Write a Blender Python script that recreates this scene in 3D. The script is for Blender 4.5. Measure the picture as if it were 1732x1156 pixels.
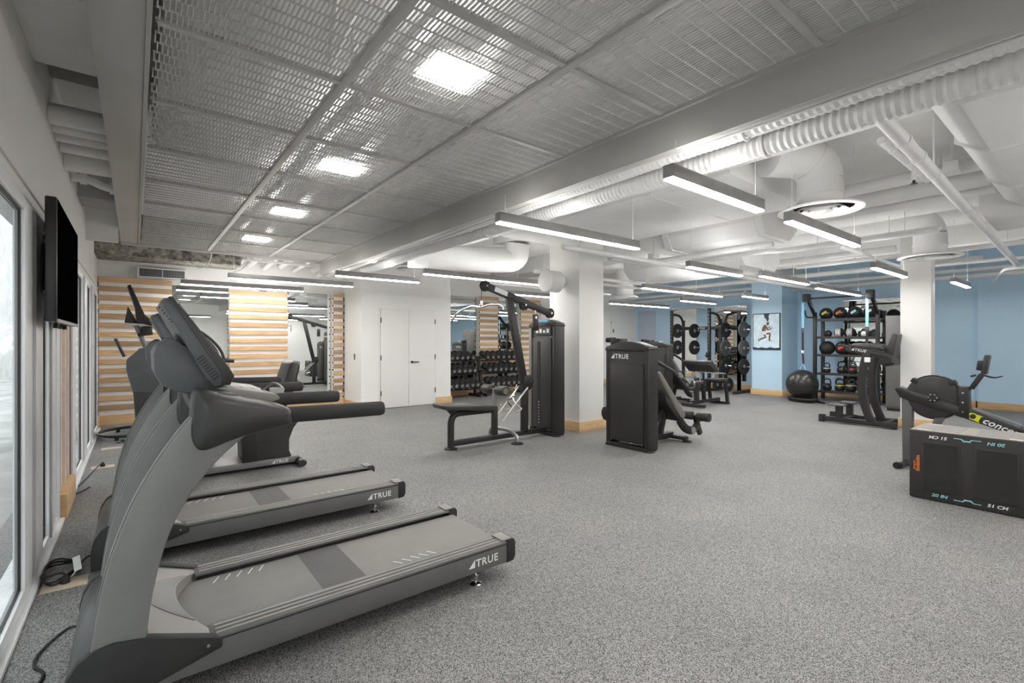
import bpy, bmesh, math, random
from mathutils import Vector, Matrix, Euler
random.seed(7)
R = math.radians
PI = math.pi
for o in list(bpy.data.objects): bpy.data.objects.remove(o)
S = bpy.context.scene
C = S.collection

# ------------------------------------------------------------------ camera
H = 1.4
cd = bpy.data.cameras.new('camera'); cd.sensor_width = 36; cd.lens = 36 * 810 / 1732
cd.clip_start = .03; cd.clip_end = 200
cam = bpy.data.objects.new('camera', cd); C.objects.link(cam)
cam.location = (0, 0, H); cam.rotation_euler = (R(90), 0, -R(38.226))
S.camera = cam

# ------------------------------------------------------------------ world and exposure
w = bpy.data.worlds.new('world'); S.world = w; w.use_nodes = True
bg = w.node_tree.nodes['Background']; bg.inputs[0].default_value = (.93, .96, 1, 1); bg.inputs[1].default_value = 1.0
S.view_settings.view_transform = 'Standard'; S.view_settings.look = 'None'
S.view_settings.gamma = 1; S.view_settings.use_curve_mapping = False
S.view_settings.exposure = 2.45
S.cycles.max_bounces = 10; S.cycles.diffuse_bounces = 6; S.cycles.glossy_bounces = 4
S.cycles.transparent_max_bounces = 12; S.cycles.sample_clamp_indirect = 6
S.cycles.use_denoising = True
LAMP = 12.0       # emission of the linear lamps
UP = 3.0          # emission of the upward strips added to brighten the ceiling
PANEL = 14.0      # emission of the square ceiling lamps

# ------------------------------------------------------------------ materials
MATS = {}
def lin(c):
    return tuple(((v / 255) / 12.92 if v / 255 <= .04045 else ((v / 255 + .055) / 1.055) ** 2.4) for v in c)
def nodes(name):
    m = bpy.data.materials.new(name); m.use_nodes = True
    nt = m.node_tree; b = nt.nodes['Principled BSDF']
    return m, nt, b
def tex(nt, kind, scale=5, detail=3, coord='Object', sc=None, **kw):
    t = nt.nodes.new(kind); tc = nt.nodes.new('ShaderNodeTexCoord')
    mp = nt.nodes.new('ShaderNodeMapping')
    if sc: mp.inputs['Scale'].default_value = sc
    nt.links.new(tc.outputs[coord], mp.inputs[0]); nt.links.new(mp.outputs[0], t.inputs['Vector'])
    t.inputs['Scale'].default_value = scale
    if 'Detail' in t.inputs: t.inputs['Detail'].default_value = detail
    return t
def ramp(nt, src, stops):
    r = nt.nodes.new('ShaderNodeValToRGB'); e = r.color_ramp.elements
    e[0].position = stops[0][0]; e[0].color = (*stops[0][1], 1)
    e[1].position = stops[-1][0]; e[1].color = (*stops[-1][1], 1)
    for p, c in stops[1:-1]:
        k = e.new(p); k.color = (*c, 1)
    nt.links.new(src, r.inputs[0]); return r
def bump(nt, b, src, strength, dist=.01):
    k = nt.nodes.new('ShaderNodeBump'); k.inputs['Strength'].default_value = strength; k.inputs['Distance'].default_value = dist
    nt.links.new(src, k.inputs['Height']); nt.links.new(k.outputs[0], b.inputs['Normal'])
def mat(name, rgb, rough=.5, metal=0, var=.12, vs=6, bmp=0, bs=60, spec=.5, coat=0):
    """plain surface with slight tone variation and fine relief; rgb in linear albedo"""
    m, nt, b = nodes(name)
    n = tex(nt, 'ShaderNodeTexNoise', vs, 4)
    r = ramp(nt, n.outputs[0], [(.3, tuple(c * (1 - var) for c in rgb)), (.7, tuple(min(1, c * (1 + var * .6)) for c in rgb))])
    nt.links.new(r.outputs[0], b.inputs['Base Color'])
    b.inputs['Roughness'].default_value = rough; b.inputs['Metallic'].default_value = metal
    b.inputs['Specular IOR Level'].default_value = spec
    if coat: b.inputs['Coat Weight'].default_value = coat
    if bmp:
        n2 = tex(nt, 'ShaderNodeTexNoise', bs, 2); bump(nt, b, n2.outputs[0], bmp)
    MATS[name] = m; return m
def emat(name, col, s):
    m, nt, b = nodes(name)
    b.inputs['Base Color'].default_value = (.8, .8, .8, 1)
    b.inputs['Emission Color'].default_value = (*col, 1); b.inputs['Emission Strength'].default_value = s
    MATS[name] = m; return m
def wood(name, a, c, sc, rnd=.35):
    m, nt, b = nodes(name)
    n = tex(nt, 'ShaderNodeTexNoise', 3, 5, sc=sc)
    oi = nt.nodes.new('ShaderNodeObjectInfo')
    ad = nt.nodes.new('ShaderNodeVectorMath'); ad.operation = 'ADD'
    mp = n.inputs['Vector'].links[0].from_node
    cm = nt.nodes.new('ShaderNodeCombineXYZ'); ml = nt.nodes.new('ShaderNodeMath'); ml.operation = 'MULTIPLY'; ml.inputs[1].default_value = 40
    nt.links.new(oi.outputs['Random'], ml.inputs[0]); nt.links.new(ml.outputs[0], cm.inputs[0]); nt.links.new(ml.outputs[0], cm.inputs[2])
    nt.links.new(mp.outputs[0], ad.inputs[0]); nt.links.new(cm.outputs[0], ad.inputs[1]); nt.links.new(ad.outputs[0], n.inputs['Vector'])
    n.inputs['Distortion'].default_value = 1.2
    r = ramp(nt, n.outputs[0], [(.3, a), (.52, tuple((x + y) / 2 for x, y in zip(a, c))), (.72, c)])
    hs = nt.nodes.new('ShaderNodeHueSaturation')
    mr = nt.nodes.new('ShaderNodeMapRange'); mr.inputs[3].default_value = 1 - rnd; mr.inputs[4].default_value = 1 + rnd * .5
    nt.links.new(oi.outputs['Random'], mr.inputs[0]); nt.links.new(mr.outputs[0], hs.inputs['Value'])
    nt.links.new(r.outputs[0], hs.inputs['Color']); nt.links.new(hs.outputs[0], b.inputs['Base Color'])
    b.inputs['Roughness'].default_value = .5
    bump(nt, b, n.outputs[0], .08, .004)
    MATS[name] = m; return m

mat('white_paint', (.80, .79, .77), .6, var=.03, vs=1.5, bmp=.04, bs=90)
mat('ceiling_paint', (.78, .775, .76), .7, var=.05, vs=2.5, bmp=.12, bs=40)
mat('pipe_white', (.78, .775, .765), .45, var=.05, vs=4, bmp=.05, bs=30)
mat('duct_white', (.76, .755, .745), .55, var=.04, vs=3, bmp=.04, bs=20)
mat('blue_paint', lin((192, 222, 243)), .6, var=.03, vs=2, bmp=.03, bs=90)
mat('pale_blue_paint', lin((186, 198, 214)), .6, var=.03, vs=2)
mat('rough_concrete', (.30, .285, .25), .95, var=.75, vs=14, bmp=.9, bs=22)
mat('concrete', (.40, .395, .385), .9, var=.2, vs=3, bmp=.2, bs=30)
mat('pavement', (.42, .42, .41), .9, var=.3, vs=2, bmp=.2, bs=30)
mat('fascia_metal', (.46, .45, .432), .45, .1, var=.08, vs=1.2)
mat('mesh_metal', (.58, .575, .56), .6, .1, var=.05)
mat('frame_white', (.86, .87, .88), .35, var=.03)
mat('gasket', (.012, .012, .013), .5)
mat('insulation', (.80, .70, .62), .9, var=.08, vs=12, bmp=.4, bs=25)
mat('black_powder', (.021, .020, .0195), .42, var=.15, bmp=.05, bs=300)
mat('dark_shroud', (.034, .032, .030), .45, var=.1, bmp=.04, bs=250)
mat('charcoal', (.036, .035, .035), .36, var=.1)
mat('console_grey', (.092, .096, .10), .4, var=.08)
mat('silver_grey', (.205, .205, .20), .42, .25, var=.05)
mat('rail_grey', (.135, .134, .131), .42, .15, var=.06)
mat('taupe_plastic', (.255, .24, .228), .5, var=.05)
mat('belt', (.225, .213, .204), .7, var=.08, vs=5, bmp=.15, bs=500)
mat('belt_dark', (.105, .10, .098), .7, var=.06)
mat('rubber', (.018, .018, .018), .65, var=.2, bmp=.1, bs=200)
mat('foam_grip', (.028, .028, .029), .75, var=.1, bmp=.1, bs=400)
mat('vinyl', (.042, .039, .037), .38, var=.12, vs=4, bmp=.06, bs=150)
mat('vinyl_grey', (.22, .205, .19), .4, var=.1, vs=4, bmp=.06, bs=150)
mat('chrome', (.72, .72, .71), .18, 1, var=.03)
mat('steel', (.46, .46, .45), .35, .9, var=.06)
mat('white_print', (.80, .80, .79), .6, var=.02)
mat('cyan_print', lin((150, 205, 215)), .6, var=.05)
mat('orange_print', lin((222, 118, 48)), .6, var=.1)
mat('yellow_print', lin((205, 212, 40)), .5, var=.05)
mat('lime_tag', lin((205, 205, 70)), .5)
mat('red_tag', lin((210, 60, 40)), .5)
mat('strap_blue', lin((140, 200, 228)), .7, var=.05)
mat('beige_plate', (.50, .42, .32), .6, var=.08)
mat('screen', (.002, .002, .002), .9, var=.05, spec=0)
mat('plate_grey', (.09, .09, .092), .5, var=.15)
mat('ball_black', (.022, .022, .022), .28, var=.15)
mat('cabinet_grey', (.13, .126, .122), .5, var=.06)
mat('poster_water', lin((214, 234, 244)), .5, var=.14, vs=9)
mat('poster_dark', lin((40, 66, 84)), .5, var=.3, vs=20)
mat('skin_print', lin((118, 92, 82)), .6, var=.2, vs=30)
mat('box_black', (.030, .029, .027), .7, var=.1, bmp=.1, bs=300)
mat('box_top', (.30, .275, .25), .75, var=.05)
mat('light_housing', (.30, .295, .29), .45, .2)
mat('grille', (.20, .20, .195), .5, .3)
wood('slat_wood', (.46, .27, .125), (.72, .50, .29), (.6, 12, 12))
wood('base_wood', (.60, .38, .185), (.76, .54, .31), (1.2, 1.2, 14), .12)
emat('lamp_glow', (1, .985, .96), LAMP)
emat('panel_glow', (1, .985, .96), PANEL)
emat('added_uplight_glow', (1, .985, .96), UP)
emat('added_plenum_glow', (1, .985, .96), 6.5)  # glow added on top of the square lamps to light the space above

m, nt, b = nodes('floor_rubber')
v = tex(nt, 'ShaderNodeTexVoronoi', 290); sep = nt.nodes.new('ShaderNodeSeparateColor')
nt.links.new(v.outputs['Color'], sep.inputs[0])
r1 = ramp(nt, sep.outputs[0], [(0, (.020, .020, .021)), (.40, (.034, .034, .034)), (.62, (.058, .057, .056)), (.8, (.11, .108, .105)), (.92, (.28, .275, .27)), (1, (.34, .335, .33))])
r1.color_ramp.interpolation = 'CONSTANT'
nz = tex(nt, 'ShaderNodeTexNoise', 1.3, 5)
r2 = ramp(nt, nz.outputs[0], [(.3, (.88, .88, .89)), (.7, (1.08, 1.06, 1.04))])
mx = nt.nodes.new('ShaderNodeMix'); mx.data_type = 'RGBA'; mx.blend_type = 'MULTIPLY'; mx.inputs['Factor'].default_value = 1
nt.links.new(r1.outputs[0], mx.inputs['A']); nt.links.new(r2.outputs[0], mx.inputs['B'])
nt.links.new(mx.outputs['Result'], b.inputs['Base Color'])
b.inputs['Roughness'].default_value = .62; bump(nt, b, sep.outputs[0], .12, .002)
MATS['floor_rubber'] = m

m, nt, b = nodes('mirror'); b.inputs['Base Color'].default_value = (.80, .835, .82, 1)
b.inputs['Metallic'].default_value = 1; b.inputs['Roughness'].default_value = .0
MATS['mirror'] = m
m = bpy.data.materials.new('glass'); m.use_nodes = True; nt = m.node_tree; nt.nodes.clear()
out = nt.nodes.new('ShaderNodeOutputMaterial'); mx = nt.nodes.new('ShaderNodeMixShader'); tr = nt.nodes.new('ShaderNodeBsdfTransparent')
gl = nt.nodes.new('ShaderNodeBsdfGlossy'); gl.inputs['Roughness'].default_value = .02; fr = nt.nodes.new('ShaderNodeFresnel'); fr.inputs[0].default_value = 1.5
tr.inputs[0].default_value = (.93, .955, .95, 1)
ge = nt.nodes.new('ShaderNodeNewGeometry'); iv = nt.nodes.new('ShaderNodeMath'); iv.operation = 'SUBTRACT'; iv.inputs[0].default_value = 1; ml = nt.nodes.new('ShaderNodeMath'); ml.operation = 'MULTIPLY'
nt.links.new(ge.outputs['Backfacing'], iv.inputs[1]); nt.links.new(iv.outputs[0], ml.inputs[0]); nt.links.new(fr.outputs[0], ml.inputs[1])   # reflect at the outer faces only
nt.links.new(ml.outputs[0], mx.inputs[0]); nt.links.new(tr.outputs[0], mx.inputs[1]); nt.links.new(gl.outputs[0], mx.inputs[2]); nt.links.new(mx.outputs[0], out.inputs[0])
MATS['glass'] = m

# ------------------------------------------------------------------ mesh helpers
class MB:
    def __init__(s): s.bm = bmesh.new()
    def face(s, pts):
        vs = [s.bm.verts.new(p) for p in pts]; return s.bm.faces.new(vs)
    def box(s, x0, y0, z0, x1, y1, z1):
        P = [(x0, y0, z0), (x1, y0, z0), (x1, y1, z0), (x0, y1, z0), (x0, y0, z1), (x1, y0, z1), (x1, y1, z1), (x0, y1, z1)]
        v = [s.bm.verts.new(p) for p in P]
        for f in ((3, 2, 1, 0), (4, 5, 6, 7), (0, 1, 5, 4), (1, 2, 6, 5), (2, 3, 7, 6), (3, 0, 4, 7)): s.bm.faces.new([v[i] for i in f])
        return s
    def obox(s, c, size, rot=(0, 0, 0)):
        M = Matrix.Translation(c) @ Euler(rot).to_matrix().to_4x4()
        h = [d / 2 for d in size]; v = []
        for z in (-1, 1):
            for x, y in ((-1, -1), (1, -1), (1, 1), (-1, 1)): v.append(s.bm.verts.new(M @ Vector((x * h[0], y * h[1], z * h[2]))))
        for f in ((3, 2, 1, 0), (4, 5, 6, 7), (0, 1, 5, 4), (1, 2, 6, 5), (2, 3, 7, 6), (3, 0, 4, 7)): s.bm.faces.new([v[i] for i in f])
        return s
    def bar(s, p, q, w, t, up=(0, 0, 1)):
        """box beam from p to q, w wide across, t thick along up"""
        p, q = Vector(p), Vector(q); d = (q - p).normalized(); up = Vector(up)
        if abs(d.dot(up)) > .98: up = Vector((1, 0, 0))
        side = d.cross(up).normalized(); u = side.cross(d).normalized()
        v = []
        for e in (p, q):
            for a, b_ in ((-1, -1), (1, -1), (1, 1), (-1, 1)): v.append(s.bm.verts.new(e + side * a * w / 2 + u * b_ * t / 2))
        for f in ((0, 1, 2, 3), (7, 6, 5, 4), (0, 4, 5, 1), (1, 5, 6, 2), (2, 6, 7, 3), (3, 7, 4, 0)): s.bm.faces.new([v[i] for i in f])
        return s
    def rings(s, rings, cap=True, closed=False):
        L = [[s.bm.verts.new(p) for p in r] for r in rings]; n = len(L[0])
        m = len(L)
        for i in range(m if closed else m - 1):
            a, b_ = L[i], L[(i + 1) % m]
            for j in range(n): s.bm.faces.new((a[j], a[(j + 1) % n], b_[(j + 1) % n], b_[j]))
        if cap and not closed:
            s.bm.faces.new(L[0][::-1]); s.bm.faces.new(L[-1])
        return s
    def tube(s, pts, r, n=8, closed=False, flat=1.0):
        P = [Vector(p) for p in pts]; m = len(P)
        rr = r if isinstance(r, (list, tuple)) else [r] * m
        T = []
        for i in range(m):
            a = P[(i - 1) % m] if (closed or i) else P[0]; b_ = P[(i + 1) % m] if (closed or i < m - 1) else P[-1]
            T.append((b_ - a).normalized())
        u = Vector((0, 0, 1)) if abs(T[0].z) < .9 else Vector((1, 0, 0))
        R_ = []
        for i in range(m):
            sd = T[i].cross(u).normalized(); u = sd.cross(T[i]).normalized()
            R_.append([P[i] + (sd * math.cos(k * 2 * PI / n) + u * flat * math.sin(k * 2 * PI / n)) * rr[i] for k in range(n)])
        return s.rings(R_, True, closed)
    def cyl(s, p, q, r, r2=None, n=14): return s.tube([p, q], [r, r if r2 is None else r2], n)
    def lathe(s, prof, c=(0, 0, 0), n=20, axis='z'):
        """profile [(radius, height)] turned about an axis through c"""
        c = Vector(c); R_ = []
        for r, h in prof:
            ring = []
            for k in range(n):
                a = k * 2 * PI / n; x, y = max(r, 1e-4) * math.cos(a), max(r, 1e-4) * math.sin(a)
                ring.append(c + Vector({'z': (x, y, h), 'x': (h, x, y), 'y': (y, h, x)}[axis]))
            R_.append(ring)
        return s.rings(R_)
    def prism(s, poly, a, b_, axis='y'):
        f = {'y': lambda u, v, t: (u, t, v), 'x': lambda u, v, t: (t, u, v), 'z': lambda u, v, t: (u, v, t)}[axis]
        return s.rings([[f(u, v, a) for u, v in poly], [f(u, v, b_) for u, v in poly]])
    def sphere(s, c, r, n=18, m=10, sc=(1, 1, 1)):
        c = Vector(c); R_ = []
        for i in range(m + 1):
            t = PI * i / m; q = max(math.sin(t), .01)
            R_.append([c + Vector((r * sc[0] * q * math.cos(k * 2 * PI / n), r * sc[1] * q * math.sin(k * 2 * PI / n), -r * sc[2] * math.cos(t))) for k in range(n)])
        return s.rings(R_)
    def add(s, me, M):
        bm2 = bmesh.new(); bm2.from_mesh(me); bmesh.ops.transform(bm2, matrix=M, verts=bm2.verts)
        mp = {v: s.bm.verts.new(v.co) for v in bm2.verts}
        for f in bm2.faces:
            try: s.bm.faces.new([mp[v] for v in f.verts])
            except ValueError: pass
        bm2.free(); return s
    def mesh(s, name, material, bevel=0, seg=2, ang=35):
        bmesh.ops.recalc_face_normals(s.bm, faces=s.bm.faces)
        if bevel:
            ed = [e for e in s.bm.edges if len(e.link_faces) == 2 and e.calc_face_angle(0) > R(30)]
            bmesh.ops.bevel(s.bm, geom=ed, offset=bevel, offset_type='OFFSET', segments=seg, profile=.5, affect='EDGES', clamp_overlap=True)
        me = bpy.data.meshes.new(name); s.bm.to_mesh(me); s.bm.free()
        me.polygons.foreach_set('use_smooth', [True] * len(me.polygons))
        me.set_sharp_from_angle(angle=R(ang)); me.update()
        me.materials.append(MATS[material] if isinstance(material, str) else material)
        return me
    def build(s, name, material, parent=None, bevel=0, seg=2, ang=35, label=None):
        return link(name, s.mesh(name, material, bevel, seg, ang), parent, label)
def link(name, me, parent=None, label=None, loc=None, rot=None):
    o = bpy.data.objects.new(name, me); C.objects.link(o)
    if parent: o.parent = parent
    if label: o['label'] = label
    if loc: o.location = loc
    if rot: o.rotation_euler = rot
    return o
def tag(o, label=None, cat=None, group=None, kind=None):
    if label: o['label'] = label
    if cat: o['category'] = cat
    if group: o['group'] = group
    if kind: o['kind'] = kind
    return o
def thing(name, label, cat, loc=(0, 0, 0), rz=0, group=None, kind=None):
    o = bpy.data.objects.new(name, None); C.objects.link(o); o.empty_display_size = .1
    o.location = loc; o.rotation_euler = (0, 0, rz)
    return tag(o, label, cat, group, kind)
def copy_tree(o, parent=None):
    c = o.copy(); C.objects.link(c); c.parent = parent
    for ch in [k for k in bpy.data.objects if k.parent == o]: copy_tree(ch, c)
    return c
def kids(o): return [k for k in bpy.data.objects if k.parent == o]
def arc(c, r, a0, a1, n, plane='xz', y=0):
    o = []
    for i in range(n + 1):
        a = R(a0 + (a1 - a0) * i / n); u, v = c[0] + r * math.cos(a), c[1] + r * math.sin(a)
        o.append({'xz': (u, y, v), 'yz': (y, u, v), 'xy': (u, v, y)}[plane])
    return o
def smooth_path(pts, n=6):
    P = [Vector(p) for p in pts]; out = []
    for i in range(len(P) - 1):
        p0 = P[max(i - 1, 0)]; p1 = P[i]; p2 = P[i + 1]; p3 = P[min(i + 2, len(P) - 1)]
        for k in range(n):
            t = k / n
            out.append(.5 * ((2 * p1) + (p2 - p0) * t + (2 * p0 - 5 * p1 + 4 * p2 - p3) * t * t + (3 * p1 - p0 - 3 * p2 + p3) * t ** 3))
    out.append(P[-1]); return out
def fillet(pts, r, n=5):
    """polyline with rounded corners"""
    P = [Vector(p) for p in pts]; out = [P[0]]
    for i in range(1, len(P) - 1):
        a, b_, c = P[i - 1], P[i], P[i + 1]
        d1, d2 = (a - b_), (c - b_); q = min(r, d1.length * .45, d2.length * .45)
        s_, e_ = b_ + d1.normalized() * q, b_ + d2.normalized() * q
        for k in range(n + 1):
            t = k / n; out.append((1 - t) ** 2 * s_ + 2 * t * (1 - t) * b_ + t * t * e_)
    out.append(P[-1]); return out
_txt = {}
def text_mesh(body, off=.012, extrude=.02, spacing=1.05, shear=0):
    key = (body, off, spacing, shear)
    if key in _txt: return _txt[key]
    cu = bpy.data.curves.new('t', 'FONT'); cu.body = body; cu.size = 1; cu.extrude = extrude; cu.offset = off; cu.space_character = spacing; cu.shear = shear
    cu.resolution_u = 3
    ob = bpy.data.objects.new('t', cu); C.objects.link(ob)
    dg = bpy.context.evaluated_depsgraph_get()
    me = bpy.data.meshes.new_from_object(ob.evaluated_get(dg)); bpy.data.objects.remove(ob)
    _txt[key] = me; return me
def frame(o, right, up):
    r_, u = Vector(right).normalized(), Vector(up).normalized(); n = r_.cross(u)
    return Matrix(((r_.x, u.x, n.x, o[0]), (r_.y, u.y, n.y, o[1]), (r_.z, u.z, n.z, o[2]), (0, 0, 0, 1)))
def text(name, body, size, material, parent, o, right, up, sx=1, **kw):
    me = text_mesh(body, **kw); mb = MB(); mb.add(me, frame(o, right, up) @ Matrix.Diagonal((size * sx, size, .06 * size, 1)))
    return mb.build(name, material, parent)
def brand_logo(parent, o, right, up, h, material='white_print'):
    """a small sail mark followed by four letters"""
    mb = MB(); F = frame(o, right, up)
    t = [(0, 0), (.95, 0), (.95, 1.05)]
    mb.rings([[F @ Vector((x * h, y * h, z * h)) for x, y in t] for z in (0, .02)])
    mb.add(text_mesh('TRUE', off=.022, spacing=1.12), F @ Matrix.Translation((1.12 * h, 0, 0)) @ Matrix.Diagonal((h * 1.38, h * 1.38, .06 * h, 1)))
    return mb.build('logo', material, parent)
# ================================================================== THE SETTING
XL, XR, YB, YF, ZC = -.49, 13.93, 10.6, -3.2, 3.45
def struct(o): o['kind'] = 'structure'; return o
struct(MB().box(XL - .3, YF - .2, -.12, XR + .2, YB + .2, 0).build('floor', 'floor_rubber'))
struct(MB().box(XL - .3, YF - .2, ZC, XR + .2, YB + .2, ZC + .15).build('ceiling', 'ceiling_paint'))
HEAD = 2.16
wl = MB().box(XL - .14, YF, HEAD, XL, YB, ZC).box(XL - .14, YF, 0, XL, -1.6, HEAD).box(XL - .14, 10.12, 0, XL, YB, HEAD)
wl = struct(wl.build('wall_left', 'white_paint'))
struct(MB().box(XL - .14, YB, 0, XR + .14, YB + .14, ZC).build('wall_back', 'white_paint'))
struct(MB().box(XR, YF, 0, XR + .14, YB, ZC).build('wall_right', 'blue_paint'))
struct(MB().box(XL - .14, YF - .14, 0, XR + .14, YF, ZC).build('wall_front', 'white_paint'))
struct(MB().box(3.6, 9.5, 0, 5.69, YB, ZC).build('wall_closet', 'white_paint'))
# blue pier on the far right wall, and a shallow step further right
struct(MB().box(12.98, 5.34, 0, XR, 6.10, ZC).build('wall_pier', 'blue_paint'))
struct(MB().box(XR - .1, YF, 0, XR, 1.84, ZC).build('wall_step', 'blue_paint'))
struct(MB().box(XR - .012, 9.78, 1.0, XR, 10.5, 2.45).build('trim_6', 'pale_blue_paint'))
# pillars
struct(MB().box(5.41, 5.18, 0, 5.97, 5.86, ZC).build('wall_pillar', 'white_paint', bevel=.006))
struct(MB().box(9.86, 1.84, 0, 10.1, 2.23, ZC).build('wall_pillar', 'white_paint', bevel=.006))

# baseboards: every run an object of its own
def base(side, *boxes):
    mb = MB()
    for b_ in boxes: mb.box(*b_)
    return struct(mb.build('baseboard_' + side, 'base_wood', bevel=.002))
bh = .15
base('back', (XL, YB - .03, 0, 3.6, YB, bh))
base('back', (5.69, YB - .03, 0, XR, YB, bh))
base('closet', (3.575, 9.5, 0, 3.6, YB - .03, bh), (3.575, 9.475, 0, 3.98, 9.5, bh))
base('closet', (5.30, 9.475, 0, 5.715, 9.5, bh), (5.69, 9.5, 0, 5.715, YB - .03, bh))
base('right', (XR - .03, 6.12, 0, XR, YB - .03, bh))
base('pier', (12.955, 5.315, 0, 12.98, 6.125, bh), (12.98, 5.315, 0, XR, 5.34, bh), (12.98, 6.10, 0, XR, 6.125, bh))
base('right', (XR - .03, 1.87, 0, XR, 5.3, bh))
base('step', (XR - .125, YF, 0, XR - .1, 1.865, bh), (XR - .125, 1.84, 0, XR, 1.865, bh))
base('pillar', (5.385, 5.155, 0, 5.41, 5.885, bh), (5.41, 5.155, 0, 5.995, 5.18, bh), (5.97, 5.18, 0, 5.995, 5.885, bh), (5.41, 5.86, 0, 5.97, 5.885, bh))
base('pillar', (9.835, 1.815, 0, 9.86, 2.255, bh), (9.86, 1.815, 0, 10.125, 1.84, bh), (10.1, 1.84, 0, 10.125, 2.255, bh), (9.86, 2.23, 0, 10.1, 2.255, bh))
base('left', (XL, 5.12, 0, XL + .07, 5.86, .20))
base('left', (XL, 10.12, 0, XL + .03, YB - .03, bh))

# ---- windows along the left wall
def window(i, y0, y1, s0, s1):
    wn = thing('window_%d' % i, None, None, (XL, y0, .02), kind='structure'); L = y1 - y0; hz = HEAD - .02
    f = MB().box(-.012, 0, 0, .035, s0, hz).box(-.012, L - s1, 0, .035, L, hz).box(-.012, s0, 0, .035, L - s1, .07).box(-.012, s0, hz - .06, .035, L - s1, hz)
    f.build('window_frame', 'frame_white', wn, bevel=.003)
    g = MB().box(-.004, s0, .07, .018, s0 + .010, hz - .06).box(-.004, L - s1 - .010, .07, .018, L - s1, hz - .06).box(-.004, s0, hz - .072, .018, L - s1, hz - .06).box(-.004, s0, .07, .018, L - s1, .08)
    g.build('gasket', 'gasket', wn)
    MB().box(.008, s0, .07, .013, L - s1, hz - .06).build('pane', 'glass', wn)
    return wn
wy = [(-1.6, 1.2, .1, .1), (1.26, 3.82, .1, .24), (3.95, 4.50, .26, .04), (4.64, 5.08, .17, .17), (6.06, 7.2, .36, .05), (7.4, 8.42, .38, .05), (8.66, 9.9, .42, .05)]
for i, q in enumerate(wy): window(i + 1, *q)
for i, (a, b_) in enumerate([(1.2, 1.26), (3.82, 3.95), (4.50, 4.64), (5.92, 6.06), (7.2, 7.4), (8.42, 8.66), (9.9, 10.12)]):
    t = thing('trim_1', None, None, (XL, (a + b_) / 2, 0), kind='structure')
    MB().box(-.012, a - (a + b_) / 2, .02, .02, b_ - (a + b_) / 2, HEAD).build('mullion_cover', 'gasket', t)
struct(MB().box(XL - .1, 5.08, 0, XL + .01, 5.92, HEAD).build('trim_2', 'insulation', bevel=.004))
for y in (5.22, 5.52, 5.80):
    struct(MB().box(XL + .01, y - .02, .2, XL + .03, y + .02, HEAD - .02).build('trim_2', 'insulation'))
struct(MB().box(XL - .12, -1.6, -.02, XL + .06, 10.12, .022).build('trim_3', 'frame_white', bevel=.003))
struct(MB().box(XL, -1.6, HEAD - .01, XL + .02, 10.12, HEAD + .012).build('trim_4', 'base_wood'))
struct(MB().box(XL, -1.6, HEAD + .12, XL + .014, 10.5, HEAD + .135).build('trim_4', 'white_paint'))
# outside the glass: a paved strip and a pale wall across it
struct(MB().box(-14, -10, -.2, XL - .3, 60, -.08).build('floor_outside', 'pavement'))
struct(MB().box(-4.4, -10, -.2, -4.2, 60, 9).build('wall_outside', 'concrete'))

# ---- slat panels on the back wall: every slat is a piece of its panel
def slat_panel(x0, x1, z1, n, y=YB, depth=.10, clips=True, side=-1):
    t = thing('trim_5', None, None, (x0, y, 0), kind='structure'); L = x1 - x0; s_ = side
    MB().box(0, min(0, s_ * depth), .0, L, max(0, s_ * depth), z1 + .03).build('backing', 'white_paint', t)
    me = MB().box(-.012, -.011, -.044, L + .012, .011, .044).mesh('slat', 'slat_wood', bevel=.002, seg=1)
    for k in range(n):
        z = z1 - .02 - k * .1535
        if z < .2: break
        o = link('slat', me, t, loc=(0, s_ * (depth + .012), z))
        if k % 2: o.rotation_euler = (PI, 0, 0)
    if clips:
        cm = MB().box(-.016, -.02, -.018, .0, .004, .018).mesh('clip', 'gasket')
        for k in range(n):
            z = z1 - .02 - k * .1535 - .077
            if z < .2: break
            for xx in (-.012, L + .024): link('clip', cm, t, loc=(xx, s_ * (depth + .006), z))
    MB().box(-.012, s_ * (depth + .024) if s_ < 0 else depth, 0, L + .012, s_ * depth if s_ < 0 else depth + .024, .165).build('base_board', 'base_wood', t)
    return t
slat_panel(XL + .02, .51, 2.46, 16, clips=False)
slat_panel(1.43, 2.44, 2.36, 16, clips=False)
slat_panel(3.37, 3.57, 2.42, 16)
slat_panel(7.18, 7.78, 2.58, 17)
slat_panel(8.58, 9.3, 2.58, 17)
slat_panel(3.2, 4.6, 2.4, 16, y=YF, side=1, clips=False)
slat_panel(8.0, 9.2, 2.4, 16, y=YF, side=1, clips=False)

# ---- mirrors
def mirror(name, label, x0, x1, z0, z1, axis='y'):
    if axis == 'y': o = MB().box(x0, YB - .012, z0, x1, YB, z1)
    else: o = MB().box(XR - .012, x0, z0, XR, x1, z1)
    return tag(o.build(name, 'mirror'), label, 'mirror')
mirror('wall_mirror', 'tall wall mirror between the two leftmost wood slat panels', .525, 1.415, .16, 2.42)
mirror('wall_mirror', 'tall wall mirror between the middle slat panel and the narrow slat strip', 2.456, 3.355, .16, 2.42)
mirror('wall_mirror', 'wall mirror behind the dumbbells right beside the white closet', 5.72, 7.165, .16, 2.58)
mirror('wall_mirror', 'narrow wall mirror between the two slat panels behind the dumbbells', 7.795, 8.565, .16, 2.58)
mirror('wall_mirror', 'narrow mirror on the blue wall behind the left half of the squat rack', 8.27, 9.14, .24, 2.5, 'x')
mirror('wall_mirror', 'mirror on the blue wall behind the weight plates nearest the framed picture', 6.69, 7.66, .24, 2.46, 'x')
mirror('wall_mirror', 'mirror on the blue wall behind the tall storage rack', 2.92, 4.28, .24, 2.42, 'x')

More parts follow.
